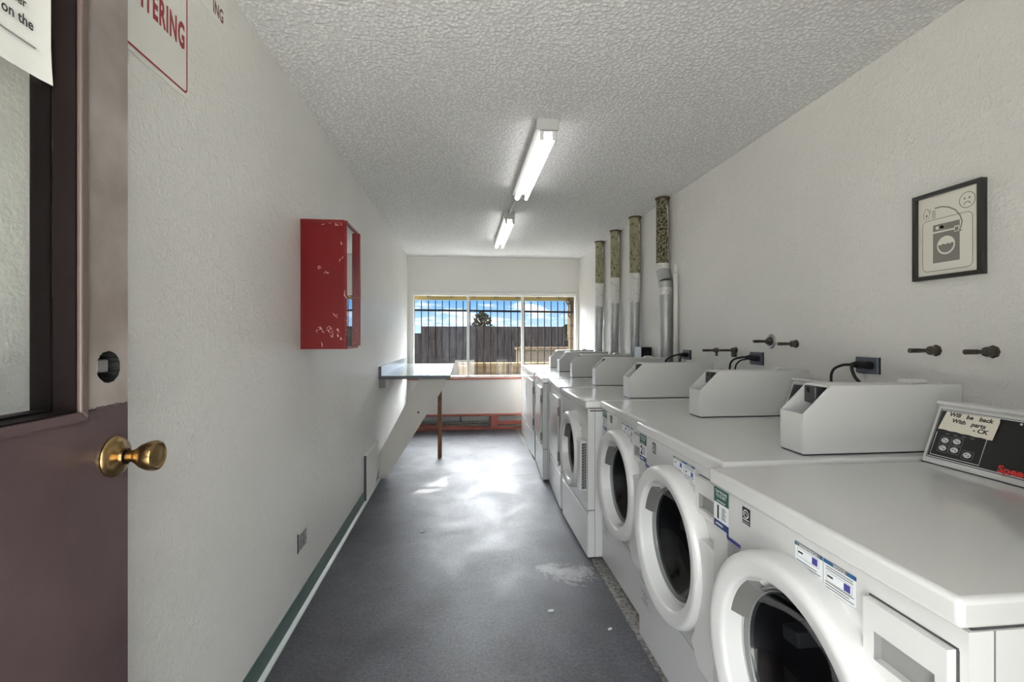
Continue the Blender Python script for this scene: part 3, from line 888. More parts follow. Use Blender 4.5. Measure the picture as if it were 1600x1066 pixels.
mb = MB(); mb.tube([(-0.04, -0.012, 0.02), (-0.06, -0.05, 0.02), (-0.075, -0.06, -0.02), (-0.075, -0.05, -0.12)], 0.006, 'black_matte'); mb.build('wire', j, 60)

# ------------------------------------------------------------------ framed poster
pf = thing('framed_poster', 'black framed washing machine instruction poster with a sad face on the right wall', 'picture', (XR, 1.481, 1.662), 0)
pw, ph = 0.1185, 0.156
mb = MB()
b = 0.014
mb.prism([(-pw, -ph), (pw, -ph), (pw - b, -ph + b), (-pw + b, -ph + b)], 'x', -0.022, 0, 'frame_black')
mb.prism([(-pw, ph), (pw, ph), (pw - b, ph - b), (-pw + b, ph - b)], 'x', -0.022, 0, 'frame_black')
mb.prism([(-pw, -ph), (-pw, ph), (-pw + b, ph - b), (-pw + b, -ph + b)], 'x', -0.022, 0, 'frame_black')
mb.prism([(pw, -ph), (pw, ph), (pw - b, ph - b), (pw - b, -ph + b)], 'x', -0.022, 0, 'frame_black')
mb.build('frame', pf, 0)
mb = MB()
fr = (V((-0.010, 0, 0)), V((0, -1, 0)), V((0, 0, 1)), V((-1, 0, 0)))
mb.rect(fr, -pw + b, pw - b, -ph + b, ph - b, 0, 'poster')
K = 'poster_grey'
# rounded outline
def rrect(a0, a1, b0, b1, r):
    p = []
    for (cx_, cy_, s) in ((a1 - r, b0 + r, -90), (a1 - r, b1 - r, 0), (a0 + r, b1 - r, 90), (a0 + r, b0 + r, 180)):
        p += [(cx_ + r * math.cos(math.radians(s + k * 15)), cy_ + r * math.sin(math.radians(s + k * 15))) for k in range(7)]
    return p
mb.stroke(fr, rrect(-0.088, 0.083, -0.126, 0.058, 0.018), 0.0022, 0.0005, K, True)
mb.rect(fr, -0.050, 0.042, -0.098, 0.008, 0.0005, K)            # machine body
mb.rect(fr, -0.050, 0.042, 0.014, 0.038, 0.0005, K)             # machine panel
mb.disc(fr, -0.034, 0.026, 0.006, 0.006, 0.0008, 'poster', 16)
mb.rect(fr, -0.026, -0.012, 0.020, 0.032, 0.0008, 'poster')
mb.disc(fr, -0.018, 0.026, 0.008, 0.007, 0.0008, 'poster', 16)
mb.rect(fr, 0.024, 0.040, 0.000, 0.020, 0.0007, 'poster')
mb.rect(fr, 0.026, 0.038, 0.002, 0.016, 0.0009, K)
mb.disc(fr, -0.004, -0.040, 0.031, 0.032, 0.0008, 'poster', 40)
hp = [(-0.004 + 0.027 * math.cos(PI + PI * k / 20), -0.036 + 0.030 * math.sin(PI + PI * k / 20)) for k in range(21)]
mb.poly(fr, hp + [(0.016, -0.034), (0.010, -0.038), (0.003, -0.034), (-0.005, -0.038), (-0.013, -0.034), (-0.022, -0.038)], 0.0011, K)
arc = [(-0.044, 0.098), (-0.02, 0.098), (0.005, 0.090), (0.028, 0.074), (0.043, 0.052), (0.050, 0.030), (0.046, 0.012), (0.042, 0.006)]
mb.stroke(fr, arc, 0.0042, 0.0006, K)
mb.poly(fr, [(0.036, 0.006), (0.052, 0.002), (0.042, -0.003)], 0.0006, K)
cc_ = [(0.066 + 0.025 * math.cos(2 * PI * k / 32), 0.098 + 0.026 * math.sin(2 * PI * k / 32)) for k in range(32)]
mb.stroke(fr, cc_, 0.0024, 0.0006, K, True)
for a in (0.058, 0.073):
    mb.disc(fr, a, 0.104, 0.0032, 0.0036, 0.0006, K, 12)
mb.stroke(fr, [(0.066 + 0.010 * math.cos(PI - PI * k / 8), 0.083 + 0.009 * math.sin(PI - PI * k / 8)) for k in range(9)], 0.003, 0.0006, K)
# detergent bottle and measuring lines
bt = [(-0.083, 0.066), (-0.064, 0.066), (-0.062, 0.088), (-0.068, 0.096), (-0.069, 0.103), (-0.077, 0.103), (-0.078, 0.096), (-0.084, 0.088)]
mb.stroke(fr, bt, 0.002, 0.0006, K, True)
mb.stroke(fr, [(-0.066, 0.098), (-0.059, 0.096), (-0.059, 0.086), (-0.062, 0.084)], 0.0018, 0.0006, K)
mb.rect(fr, -0.076, -0.070, 0.072, 0.082, 0.0006, K)
for k in range(5):
    mb.rect(fr, -0.054, -0.040, 0.064 + k * 0.0058, 0.0665 + k * 0.0058, 0.0006, K)
mb.build('poster', pf, 0, normals=False)

# ------------------------------------------------------------------ laundry machines
MW, MD, MH = 0.683, 0.77, 0.930
CY, CZ = 0.3415, 0.553
def front_frame(x, y, z):
    return (V((x, y, z)), V((0, -1, 0)), V((0, 0, 1)), V((-1, 0, 0)))

def cabinet(root, hole_r, hole_z):
    mb = MB()
    plate_hole(mb, lambda a, b: (0, a, b), 0, MW, 0.02, 0.882, CY, hole_z, hole_r, 'enamel', 72)
    x1, z0, z1 = MD, 0.02, 0.882
    mb.add([(0, 0, z0), (x1, 0, z0), (x1, 0, z1), (0, 0, z1)], [(0, 1, 2, 3)], 'enamel_side')
    mb.add([(0, MW, z0), (x1, MW, z0), (x1, MW, z1), (0, MW, z1)], [(3, 2, 1, 0)], 'enamel_side')
    mb.add([(x1, 0, z0), (x1, MW, z0), (x1, MW, z1), (x1, 0, z1)], [(0, 1, 2, 3)], 'enamel_side')
    mb.add([(0, 0, z0), (x1, 0, z0), (x1, MW, z0), (0, MW, z0)], [(0, 3, 2, 1)], 'enamel_side')
    mb.add([(0, 0, z1), (x1, 0, z1), (x1, MW, z1), (0, MW, z1)], [(0, 1, 2, 3)], 'enamel_side')
    # feet
    for fx in (0.05, x1 - 0.05):
        for fy in (0.05, MW - 0.05):
            mb.cyl((fx, fy, 0), (fx, fy, 0.025), 0.022, 0.018, 'black_matte', 14)
    # seam along the near side panel
    mb.box(0.040, 0.0425, -0.0008, 0.0, 0.02, 0.882, 'ink_grey')
    o = mb.build('cabinet', root, 30, normals=False)
    o2 = MB().box(0.010, MD, 0.004, MW - 0.004, 0.878, 0.888, 'plastic_dark').build('top_gap', root, 0)
    MB().box(-0.014, MD, -0.001, MW + 0.001, 0.885, MH, 'enamel').build('worktop', root, 40, (0.009, 3))

def coin_box(root, y0=0.06, y1=0.168):
    """hollow slant-front coin box with an open coin-slot mouth"""
    x0, x1, zb, zf, zt, xs = 0.275, 0.815, MH + 0.004, MH + 0.126, MH + 0.212, 0.365
    t = 0.007
    mb = MB()
    out = [(x0, zb), (x0, zf), (xs, zt), (x1, zt), (x1, zb)]
    inn = [(x0 + t, zb + t), (x0 + t, zf - 0.002), (xs + 0.003, zt - t), (x1 - t, zt - t), (x1 - t, zb + t)]
    # side walls
    for ya, yb in ((y0, y0 + t), (y1 - t, y1)):
        mb.prism(out, 'y', ya, yb, 'box_paint')
    mb.box(x0, x0 + t, y0 + t, y1 - t, zb, zf, 'box_paint')            # front
    mb.box(xs - 0.004, x1, y0 + t, y1 - t, zt - t, zt, 'box_paint')    # top
    mb.box(x1 - t, x1, y0 + t, y1 - t, zb, zt - t, 'box_paint')        # back
    mb.box(x0 + t, x1 - t, y0 + t, y1 - t, zb, zb + t, 'box_paint')    # bottom
    o = mb.build('coin_box', root, 0, (0.0015, 2))
    mb = MB(); mb.box(xs - 0.012, xs + 0.05, y0 + 0.05, y1 - t, zt - 0.06, zt - t, 'plastic_dark'); mb.cyl((xs - 0.015, y1 - 0.03, zt - 0.02), (xs + 0.02, y1 - 0.03, zt - 0.02), 0.010, 0.010, 'black_matte', 14)
    mb.build('coin_bracket', o, 0, (0.003, 1))
    mb = MB(); mb.prism([(x1 - 0.145, zt), (x1 - 0.075, zt), (x1 - 0.088, zt + 0.013), (x1 - 0.130, zt + 0.013)], 'y', y0 + 0.035, y1 - 0.02, 'box_paint'); mb.build('lock_tab', o, 0, (0.003, 2))
    mb = MB(); mb.box(x0 + 0.004, x1 - 0.004, y0 + 0.003, y1 - 0.003, MH, zb, 'black_matte'); mb.build('base_gasket', o, 0)
    return o

def control_panel(root, detailed):
    y0, y1 = 0.180, MW - 0.002
    p = MB()
    xb, xt, zt = 0.655, 0.712, MH + 0.176
    p.prism([(xb, MH), (xb, MH + 0.012), (xt, zt - 0.012), (xt - 0.010, zt - 0.004), (xt - 0.008, zt + 0.003), (xt + 0.010, zt + 0.006), (MD, zt - 0.008), (MD, MH)], 'y', y0, y1, 'enamel')
    o = p.build('control_panel', root, 0, (0.002, 2))
    # sloping face frame: origin at far lower corner, right = -y
    d_ = V((xt - xb, 0, zt - 0.012 - MH - 0.012)); U = d_.normalized(); Nn = V((-U.z, 0, U.x))
    O = V((xb, y1, MH + 0.012))
    fr = (O, V((0, -1, 0)), U, Nn)
    Lw, Lh = y1 - y0, d_.length
    mb = MB()
    mb.rect(fr, 0.010, Lw - 0.004, 0.006, Lh - 0.008, 0.0008, 'black')
    mb.stroke(fr, [(Lw - 0.006, Lh - 0.011), (0.014, Lh - 0.011), (0.0125, 0.0095), (Lw - 0.006, 0.0095)], 0.0026, 0.0014, 'ink_light')
    mb.build('panel_face', o, 0, normals=False)
    MB().box(xb - 0.0015, MD - 0.02, y0 - 0.001, y1, MH - 0.0005, MH + 0.0025, 'black_matte').build('base_gap', o, 0)
    if detailed:
        mb = MB()
        mb.stroke(fr, [(0.020, Lh * 0.52), (0.020, 0.016), (0.152, 0.016), (0.152, Lh * 0.60)], 0.0022, 0.0016, 'ink_light')
        for k in range(4):
            mb.rect(fr, 0.045 + k * 0.022, 0.056 + k * 0.022, Lh * 0.505, Lh * 0.52, 0.0016, 'ink_grey')
        mb.build('panel_print', o, 0, normals=False)
        for (a, b_) in ((0.050, 0.063), (0.082, 0.066), (0.050, 0.040), (0.082, 0.041), (0.118, 0.035)):
            mb = MB()
            mb.stroke(fr, rrect(a - 0.0145, a + 0.0145, b_ - 0.0115, b_ + 0.0115, 0.004), 0.0012, 0.0016, 'ink_grey', True)
            mb.disc(fr, a, b_, 0.0105, 0.0078, 0.0026, 'ink_light', 24)
            mb.stroke(fr, [(a - 0.006, b_ + 0.001), (a - 0.001, b_ + 0.002)], 0.0018, 0.0030, 'ink')
            mb.stroke(fr, [(a + 0.002, b_ - 0.002), (a + 0.006, b_ - 0.001)], 0.0026, 0.0030, 'ink')
            mb.build('button', o, 0, normals=False)
        mb = MB()
        mb.text(fr, 'Speed', 0.196, 0.012, 0.026, 0.0016, 'red_logo', 1.15, 0.0009, 'LEFT')
        mb.build('panel_lettering', o, 0, normals=False)
        mb = MB(); mb.disc(fr, 0.216, Lh - 0.018, 0.003, 0.003, 0.0016, 'ink_light', 12); mb.build('indicator', o, 0, normals=False)
        mb = MB()      # masking tape note
        e = 0.0030
        tp = [(0.0205, Lh * 0.575)] + [(0.022 + k * 0.0166, Lh * 0.575 - k * 0.0006 + (0.0012 if k % 2 else -0.0004)) for k in range(1, 9)] + [(0.166, Lh * 0.545), (0.170, Lh - 0.024), (0.168, Lh - 0.013), (0.030, Lh - 0.014)]
        mb.poly(fr, tp, e, 'tape')
        mb.text(fr, 'Will   be   back', 0.040, Lh * 0.840, 0.0160, e + 0.0005, 'ink', 1.15, 0.0006, 'LEFT', -0.02, 0, 0.12)
        mb.text(fr, 'With   parts', 0.052, Lh * 0.735, 0.0160, e + 0.0005, 'ink', 1.12, 0.0006, 'LEFT', -0.04, 0, 0.1)
        mb.text(fr, '- CK', 0.112, Lh * 0.630, 0.0160, e + 0.0005, 'ink', 1.2, 0.0006, 'LEFT', -0.03, 0, 0.15)
        mb.build('tape_note', o, 0, normals=False)
    else:
        mb = MB()
        for k in range(5):
            mb.disc(fr, 0.06 + k * 0.03, Lh * 0.62, 0.009, 0.007, 0.0016, 'ink_grey', 16)
            mb.disc(fr, 0.06 + k * 0.03, Lh * 0.34, 0.009, 0.007, 0.0016, 'ink_grey', 16)
        mb.build('panel_print', o, 0, normals=False)
    return o

def round_door(root, cz, ro, ri, prot):
    k = ro - ri
    mb = MB()
    mb.lathe([(0.0, ro), (-prot * 0.55, ro + 0.001), (-prot * 0.84, ro - 0.003), (-prot * 0.95, ro - 0.009), (-prot, ro - 0.017), (-prot * 0.985, ro - 0.026), (-prot * 0.90, ri + 0.009), (-prot * 0.86, ri + 0.004), (-prot * 0.80, ri), (-prot * 0.66, ri - 0.002), (0.0, ri - 0.007), (0.006, ri - 0.009)], (0, CY, cz), 'x', 'plastic_white', 96)
    o = mb.build('door', root, 60)
    mb = MB(); mb.lathe([(0.000, ri - 0.006), (0.002, ri - 0.012), (0.008, ri - 0.018), (0.012, ri - 0.026)], (0, CY, cz), 'x', 'plastic_white', 96)
    mb.build('inner_ring', o, 60)
    mb = MB(); mb.lathe([(0.008, ri - 0.020), (-0.004, ri - 0.023), (-0.004, ri - 0.026), (0.008, ri - 0.028), (0.002, ri - 0.032), (0.014, ri - 0.037)], (0, CY, cz), 'x', 'rubber_grey', 96)
    mb.build('gasket', o, 60)
    r2 = ri - 0.034
    mb = MB(); mb.lathe([(0.004, r2 + 0.002), (0.010, r2 * 0.985), (0.040, r2 * 0.86), (0.066, r2 * 0.62), (0.078, r2 * 0.3), (0.080, 0.0005)], (0, CY, cz), 'x', 'door_glass', 80)
    mb.build('door_glass', o, 60)
    mb = MB(); n_ = 9; v_, f_ = [], []
    for k in range(n_ + 1):
        a = math.radians(14 + 36 * k / n_)
        for (x_, r_) in ((-prot * 0.52, ri - 0.002), (-prot * 0.20, ri - 0.026), (0.014, ri - 0.034), (0.014, ri - 0.002)):
            v_.append((x_, CY + r_ * math.cos(a), cz + r_ * math.sin(a)))
    for k in range(n_):
        for q in range(4):
            f_.append((4 * k + q, 4 * k + (q + 1) % 4, 4 * k + 4 + (q + 1) % 4, 4 * k + 4 + q))
    f_ += [(0, 1, 2, 3), (4 * n_, 4 * n_ + 1, 4 * n_ + 2, 4 * n_ + 3)]
    mb.add(v_, f_, 'latch'); mb.build('latch', o, 40)
    return o

def drum(root, cz, r):
    mb = MB()
    mb.lathe([(0.0, r), (0.03, r + 0.004), (0.06, r - 0.012), (0.10, r - 0.006), (0.11, r + 0.03), (0.48, r + 0.03), (0.49, r * 0.5), (0.49, 0.001)], (0, CY, cz), 'x', 'steel_dark', 72)
    o = mb.build('drum', root, 40)
    for k in range(3):
        a = 2 * PI * k / 3 + 0.4
        mb = MB()
        T = Matrix.Translation((0, CY, cz)) @ Matrix.Rotation(a, 4, 'X')
        mb.box(0.13, 0.46, -0.02, 0.02, r - 0.03, r + 0.03, 'plastic_grey', T)
        mb.build('drum_baffle', o, 0, (0.006, 2))

def number_sticker(root, num):
    mb = MB()
    fr = front_frame(0, 0.682, 0)
    a0, a1 = 0.004, 0.078
    mb.rect(fr, a0, a1, 0.848, 0.879, 0.0010, 'green_label')
    mb.rect(fr, a0, a1, 0.838, 0.848, 0.0010, 'green_label')
    mb.rect(fr, a0, a1, 0.789, 0.838, 0.0010, 'white_label')
    mb.rect(fr, a0, a1, 0.770, 0.789, 0.0010, 'blue_label')
    mb.rect(fr, a1 - 0.010, a1, 0.758, 0.770, 0.0010, 'blue_label')
    mb.text(fr, 'TAP PHONE', 0.041, 0.8655, 0.0118, 0.0016, 'white_label', 0.92, 0.0002, 'CENTER')
    mb.text(fr, 'TO START', 0.041, 0.8545, 0.0118, 0.0016, 'white_label', 0.92, 0.0002, 'CENTER')
    mb.rect(fr, 0.018, 0.062, 0.8425, 0.8455, 0.0016, 'ink_light')
    mb.text(fr, num, 0.014, 0.7965, 0.049, 0.0016, 'ink', 0.95, 0.0022)
    for k in range(8):
        w_ = 0.022 - 0.004 * (k % 3)
        mb.rect(fr, 0.044, 0.044 + w_, 0.798 + k * 0.0042, 0.8005 + k * 0.0042, 0.0016, 'ink_grey')
    mb.rect(fr, 0.014, 0.050, 0.777, 0.782, 0.0016, 'ink_light')
    o = mb.build('number_sticker', root, 0, normals=False)

def washer_stickers(root):
    mb = MB()
    fr = front_frame(0, 0.682, 0)
    mb.rect(fr, 0.070, 0.132, 0.755, 0.765, 0.0008, 'violet_label')
    for k in range(7):
        mb.rect(fr, 0.072, 0.128 - 0.006 * (k % 3), 0.7485 - k * 0.0062, 0.7515 - k * 0.0062, 0.0008, 'ink_grey')
    mb.build('small_notice_sticker', root, 0, normals=False)
    mb = MB()      # square energy mark
    mb.rect(fr, 0.140, 0.173, 0.828, 0.870, 0.0008, 'ink')
    mb.stroke(fr, [(0.156 + 0.0105 * math.cos(2 * PI * k / 20), 0.854 + 0.0095 * math.sin(2 * PI * k / 20)) for k in range(20)], 0.0026, 0.0014, 'white_label', True)
    mb.stroke(fr, [(0.148, 0.852), (0.154, 0.858), (0.160, 0.852), (0.164, 0.848)], 0.002, 0.0014, 'white_label')
    mb.rect(fr, 0.143, 0.170, 0.8385, 0.8410, 0.0014, 'white_label')
    mb.rect(fr, 0.142, 0.171, 0.830, 0.8355, 0.0014, 'ink_grey')
    mb.build('energy_sticker', root, 0, normals=False)
    mb = MB()      # two-column notice label
    z1, z0 = 0.864, 0.806
    a0 = 0.332
    for c_, head, hm in ((a0, 'ADVERTENCIA', 'ink_grey'), (a0 + 0.081, 'NOTICE', 'ink_grey')):
        w_ = 0.079
        mb.rect(fr, c_, c_ + w_, z0, z1, 0.0006, 'white_label')
        mb.rect(fr, c_, c_ + w_, z1 - 0.008, z1, 0.0010, 'teal_label')
        mb.rect(fr, c_ + (0.006 if head[0] == 'A' else 0.024), c_ + w_ - (0.008 if head[0] == 'A' else 0.022), z1 - 0.008, z1, 0.0013, hm)
        mb.text(fr, head, c_ + w_ / 2, z1 - 0.0072, 0.0086, 0.0017, 'ink_light', 0.9, 0.0001, 'CENTER')
        dz = 0.0 if head[0] == 'A' else -0.011
        mb.stroke(fr, rrect(c_ + 0.008, c_ + w_ - 0.010, z1 - 0.029 + dz, z1 - 0.011 + dz, 0.002), 0.0008, 0.0012, 'ink_grey', True)
        mb.rect(fr, c_ + 0.010, c_ + 0.024, z1 - 0.021 + dz, z1 - 0.017 + dz, 0.0012, 'ink')
        mb.rect(fr, c_ + 0.050, c_ + 0.065, z1 - 0.027 + dz, z1 - 0.013 + dz, 0.0012, 'violet_label')
        if head[0] == 'N':
            for k in range(2):
                mb.rect(fr, c_ + 0.006, c_ + w_ - 0.008, z1 - 0.0135 - k * 0.0045, z1 - 0.0115 - k * 0.0045, 0.0012, 'ink_grey')
        for k in range(4 if head[0] == 'A' else 3):
            zz = z0 + 0.004 + k * 0.0052
            mb.rect(fr, c_ + 0.004, c_ + w_ - 0.006 - 0.01 * (k % 2), zz, zz + 0.0022, 0.0012, 'ink_grey')
        mb.stroke(fr, [(c_, z0), (c_ + w_, z0), (c_ + w_, z1), (c_, z1)], 0.0007, 0.0013, 'ink_grey', True)
    mb.build('notice_sticker', root, 0, normals=False)
    mb = MB()      # framed notice low on the front
    mb.stroke(fr, rrect(0.020, 0.125, 0.175, 0.238, 0.002), 0.0016, 0.0038, 'ink_grey', True)
    for k, (a_, b_) in enumerate(((0.03, 0.10), (0.045, 0.10), (0.045, 0.09), (0.03, 0.11))):
        mb.rect(fr, a_, b_, 0.184 + k * 0.012, 0.190 + k * 0.012, 0.0038, 'ink_grey')
    mb.build('lower_notice_sticker', root, 0, normals=False)

def make_washer(label, loc, rz, num):
    root = thing('washing_machine', label, 'washing machine', loc, rz, 'front-load washers nearest the camera')
    cabinet(root, 0.208, CZ)
    drum(root, CZ, 0.205)
    round_door(root, CZ, 0.270, 0.214, 0.058)
    mb = MB(); mb.prism([(0.008, 0.270), (0.008, 0.672), (0.104, 0.672), (0.092, 0.553), (0.104, 0.430), (0.150, 0.330), (0.100, 0.270)], 'x', -0.038, 0.0, 'plastic_white')
    mb.build('hinge_cover', root, 0, (0.008, 3))
    # detergent drawer with recessed pull
    y0, y1, z0, z1 = 0.016, 0.160, 0.735, 0.848
    ry0, ry1, rz0, rz1 = 0.034, 0.140, 0.752, 0.800
    mb = MB(); x = -0.016
    mb.box(x, 0.002, y0, ry0, z0, z1, 'plastic_white'); mb.box(x, 0.002, ry1, y1, z0, z1, 'plastic_white')
    mb.box(x, 0.002, ry0, ry1, z0, rz0, 'plastic_white'); mb.box(x, 0.002, ry0, ry1, rz1, z1, 'plastic_white')
    bmesh.ops.remove_doubles(mb.bm, verts=mb.bm.verts[:], dist=1e-5)
    o = mb.build('detergent_drawer', root, 0)
    mb = MB(); mb.box(-0.0012, 0.002, ry0, ry1, rz0, rz1, 'pull_shade'); mb.box(-0.0145, -0.0012, ry1 - 0.0015, ry1 - 0.0002, rz0, rz1, 'pull_shade'); mb.build('pull_recess', o, 0)  # back and far edge carry the painted recess shade
    mb = MB(); mb.box(-0.0012, 0.0, y0 - 0.003, y1 + 0.003, z1, z1 + 0.003, 'plastic_dark'); mb.box(-0.0012, 0, y0 - 0.004, y0, z0, z1, 'plastic_dark'); mb.build('drawer_gap', o, 0)
    # lower service panel
    mb = MB(); mb.prism([(-0.003, 0.022), (-0.003, 0.256), (0.0, 0.258), (0.0, 0.022)], 'y', 0.003, MW - 0.003, 'enamel'); mb.build('lower_panel', root, 0)
    mb = MB(); mb.box(-0.0008, 0.0, 0.002, MW - 0.002, 0.258, 0.2605, 'ink_grey'); mb.build('panel_seam', root, 0)
    washer_stickers(root)
    coin_box(root)
    return root

w1 = make_washer('nearest white washing machine, with a 1 sticker and a taped note on its console', (0.712, 0.598, 0), 0, '1')
w2 = dup(w1, (0.765, 1.300, 0), 0, 'white washing machine with a 2 sticker, between the nearest washer and the 3 washer')
w3 = dup(w1, (0.813, 2.000, 0), 0, 'white washing machine set back beside the round-door dryer, with a 3 sticker')
w2.scale = (1, 1, 1.007)
for w, nm in ((w1, '1'), (w2, '2'), (w3, '3')):
    number_sticker(w, nm)
    control_panel(w, w is w1)
child(w1, 'coin_box').location.y = -0.040
child(w2, 'coin_box').location.y = -0.012
child(w3, 'coin_box').location.y = 0.012

def dryer_common(root):
    mb = MB(); mb.box(-0.002, 0.0, 0.001, MW - 0.001, 0.276, 0.279, 'ink_grey'); mb.box(0, 0.040, -0.0012, 0, 0.290, 0.294, 'plastic_dark')
    mb.build('panel_seam', root, 0)
    MB().box(-0.004, 0.0, 0.003, MW - 0.003, 0.024, 0.274, 'enamel').build('lower_panel', root, 0, (0.002, 1))

d4 = thing('clothes_dryer', 'white dryer with a round door and a dotted hinge strip, beside the set-back washer', 'dryer', (0.727, 2.690, 0), 0.0, 'dryers along the right wall')
cabinet(d4, 0.185, 0.582); drum(d4, 0.582, 0.175); dryer_common(d4)
round_door(d4, 0.575, 0.240, 0.190, 0.052)
hb = MB().box(-0.040, 0.0, 0.020, 0.115, 0.400, 0.690, 'plastic_white').build('hinge_block', d4, 0, (0.004, 2))
mb = MB(); fr = (V((-0.036, 0.020, 0.41)), V((1, 0, 0)), V((0, 0, 1)), V((0, -1, 0)))
mb.rect(fr, 0.003, 0.033, 0.0, 0.27, 0.0006, 'plastic_grey')
for k in range(16):
    mb.rect(fr, 0.009, 0.016, 0.006 + k * 0.0166, 0.015 + k * 0.0166, 0.0012, 'black'); mb.rect(fr, 0.021, 0.028, 0.012 + k * 0.0166, 0.019 + k * 0.0166, 0.0012, 'black')
mb.build('dotted_strip', hb, 0, normals=False)
mb = MB(); fr = front_frame(0, 0.16, 0.74); mb.disc(fr, 0.0, 0.0, 0.034, 0.024, 0.001, 'plastic_grey', 24); mb.disc(fr, 0, 0, 0.022, 0.014, 0.0016, 'ink_light', 20)
mb.build('badge', d4, 0, normals=False)
mb = MB(); mb.box(0.012, 0.17, -0.0012, 0.0, 0.868, 0.874, 'black_matte'); mb.build('side_gap', d4, 0)
coin_box(d4, 0.075, 0.183); control_panel(d4, False)

d5 = thing('clothes_dryer', 'white square-door dryer directly behind the round-door dryer', 'dryer', (0.732, 3.470, 0), math.radians(-3.4), 'dryers along the right wall')
cabinet(d5, 0.12, 0.58); dryer_common(d5)
ddo = MB().box(-0.014, 0.0, 0.075, 0.610, 0.318, 0.838, 'enamel').build('door', d5, 40, (0.008, 3))
for zz in (0.395, 0.735):
    MB().box(-0.018, -0.002, 0.062, 0.078, zz - 0.035, zz + 0.035, 'plastic_grey').build('hinge', ddo, 0, (0.002, 1))
MB().box(-0.016, -0.010, 0.560, 0.585, 0.60, 0.76, 'plastic_grey').build('handle', ddo, 0, (0.002, 1))
mb = MB(); fr = front_frame(0, 0.60, 0.858); mb.rect(fr, 0.0, 0.09, 0.0, 0.012, 0.001, 'plastic_grey'); mb.build('badge', d5, 0, normals=False)
coin_box(d5, 0.075, 0.183); control_panel(d5, False)
d6 = dup(d5, (0.722, 4.200, 0), math.radians(-3.6), 'white square-door dryer third from the window wall')
d7 = dup(d5, (0.762, 4.925, 0), 0.0, 'white square-door dryer next to the farthest one')
d8 = dup(d5, (0.800, 5.630, 0), 0.0, 'farthest white square-door dryer, in the corner by the window')

# ------------------------------------------------------------------ scraps on the floor
def scrap(label, x, y, s, rz, m):
    mb = MB()
    mb.prism([(-s, -s * 0.35), (s * 0.4, -s * 0.5), (s, 0.1 * s), (s * 0.2, s * 0.45), (-s * 0.8, s * 0.3)], 'z', 0.0, 0.004, m)
    o = mb.build('litter_scrap', smooth=0); o.location = (x, y, 0); o.rotation_euler = (0, 0, rz)
    tag(o, label, 'litter')
scrap('tiny pale scrap on the floor in front of the 2 washer', 0.655, 2.05, 0.012, 0.4, 'paper')
scrap('tiny pale scrap on the floor midway along the aisle, left of centre', -0.263, 3.20, 0.016, 0.2, 'ink_grey')
scrap('small brownish scrap on the floor beside the raw concrete strip', 0.42, 2.216, 0.016, 0.1, 'ink_light')

# ------------------------------------------------------------------ outside
struct(MB().box(-40, 45, YB + 0.2, 60, -0.25, -0.12, 'ground').build('ground', smooth=0))
struct(MB().box(-3.0, 4.5, YB + 0.2, 7.75, -0.12, -0.08, mat('pale_bounce_strip', (206, 202, 194), 0.9)).build('bounce_strip', smooth=0))  # added pale strip below the sill, bounces daylight up to the ceiling
M['bounce_ground'] = mat('pale_bounce_ground', (196, 192, 184), 0.9, vary=(2, (182, 178, 168), 0.4, 0.7))
struct(MB().box(-12, 12, -14, YF - 0.15, -0.16, -0.02, 'bounce_ground').build('bounce_ground', smooth=0))  # unseen entrance ground, made pale to bounce daylight into the room
struct(MB().box(-3.0, 3.0, YF - 1.35, YF - 0.15, 2.22, 2.40, 'win_frame').build('added_sky_blocker', smooth=0))  # unseen roof piece added to block high sky at the doorway
wb = thing('window_bars', 'black iron security bars outside the window', 'window bars', (0, 7.05, 0), 0)
mb = MB(); mb.box(-0.74, 1.78, -0.012, 0.012, -0.014, 0.014, 'iron')
o = mb.build('rail', wb, 0); o.location = (0, 0, 1.692); o.rotation_euler = (0, 0.0075, 0)
mb = MB(); mb.box(-0.74, 1.78, -0.012, 0.012, 0.70, 0.724, 'iron'); mb.build('rail', wb, 0)
for k in range(24):
    x = -0.672 + 0.079 + (k - 1) * 0.1015
    MB().box(x - 0.0065, x + 0.0065, -0.0065, 0.0065, 0.70, 1.838, 'iron').build('bar', wb, 0)
mb = MB()
mb.box(-1.6, 2.6, 6.95, 7.20, 1.925, 1.985, 'eave')
o1 = mb.build('roof_eave', smooth=0); struct(o1)
for k in range(13):
    x = -1.5 + k * 0.33
    MB().box(x, x + 0.045, 6.97, 7.19, 1.898, 1.925, 'eave_dark').build('rafter', o1, 0)
MB().box(-1.6, 2.6, 7.19, 7.22, 1.858, 2.06, 'eave').build('fascia', o1, 0)
pl = thing('corner_post', 'tan block post outside the right edge of the window', 'post', (1.72, 7.18, -0.12), 0)
MB().box(-0.07, 0.09, -0.08, 0.08, 0, 2.0, 'block').build('post_shaft', pl, 0)
mb = MB(); mb.tube([(-0.075, -0.02, 1.93), (-0.11, -0.02, 1.94), (-0.13, -0.02, 1.98)], 0.008, 'iron'); mb.tube([(-0.075, -0.02, 1.72), (-0.10, -0.02, 1.80), (-0.085, -0.02, 1.88), (-0.12, -0.02, 1.96)], 0.008, 'iron'); mb.build('scroll_bracket', pl, 60)
MB().box(-0.10, 0.11, -0.09, 0.09, 1.97, 2.02, 'eave_dark').build('post_cap', pl, 0)
bw = thing('garden_wall', 'low tan block wall outside the window', 'wall', (0, 8.3, -0.12), 0)
MB().box(-0.02, 4.0, -0.1, 0.1, 0, 0.92, 'block').build('wall_body', bw, 0)
MB().box(-0.06, 4.0, -0.13, 0.13, 0.92, 0.97, 'block').build('coping', bw, 0)
gp = thing('gate_post', 'short tan post left of the low block wall outside', 'post', (0.02, 7.9, -0.12), 0)
MB().box(-0.065, 0.065, -0.065, 0.065, 0, 0.93, mat('tan_post_paint', (76, 62, 45), 0.8, 0, 0.0)).build('post_shaft', gp, 0, (0.004, 1))
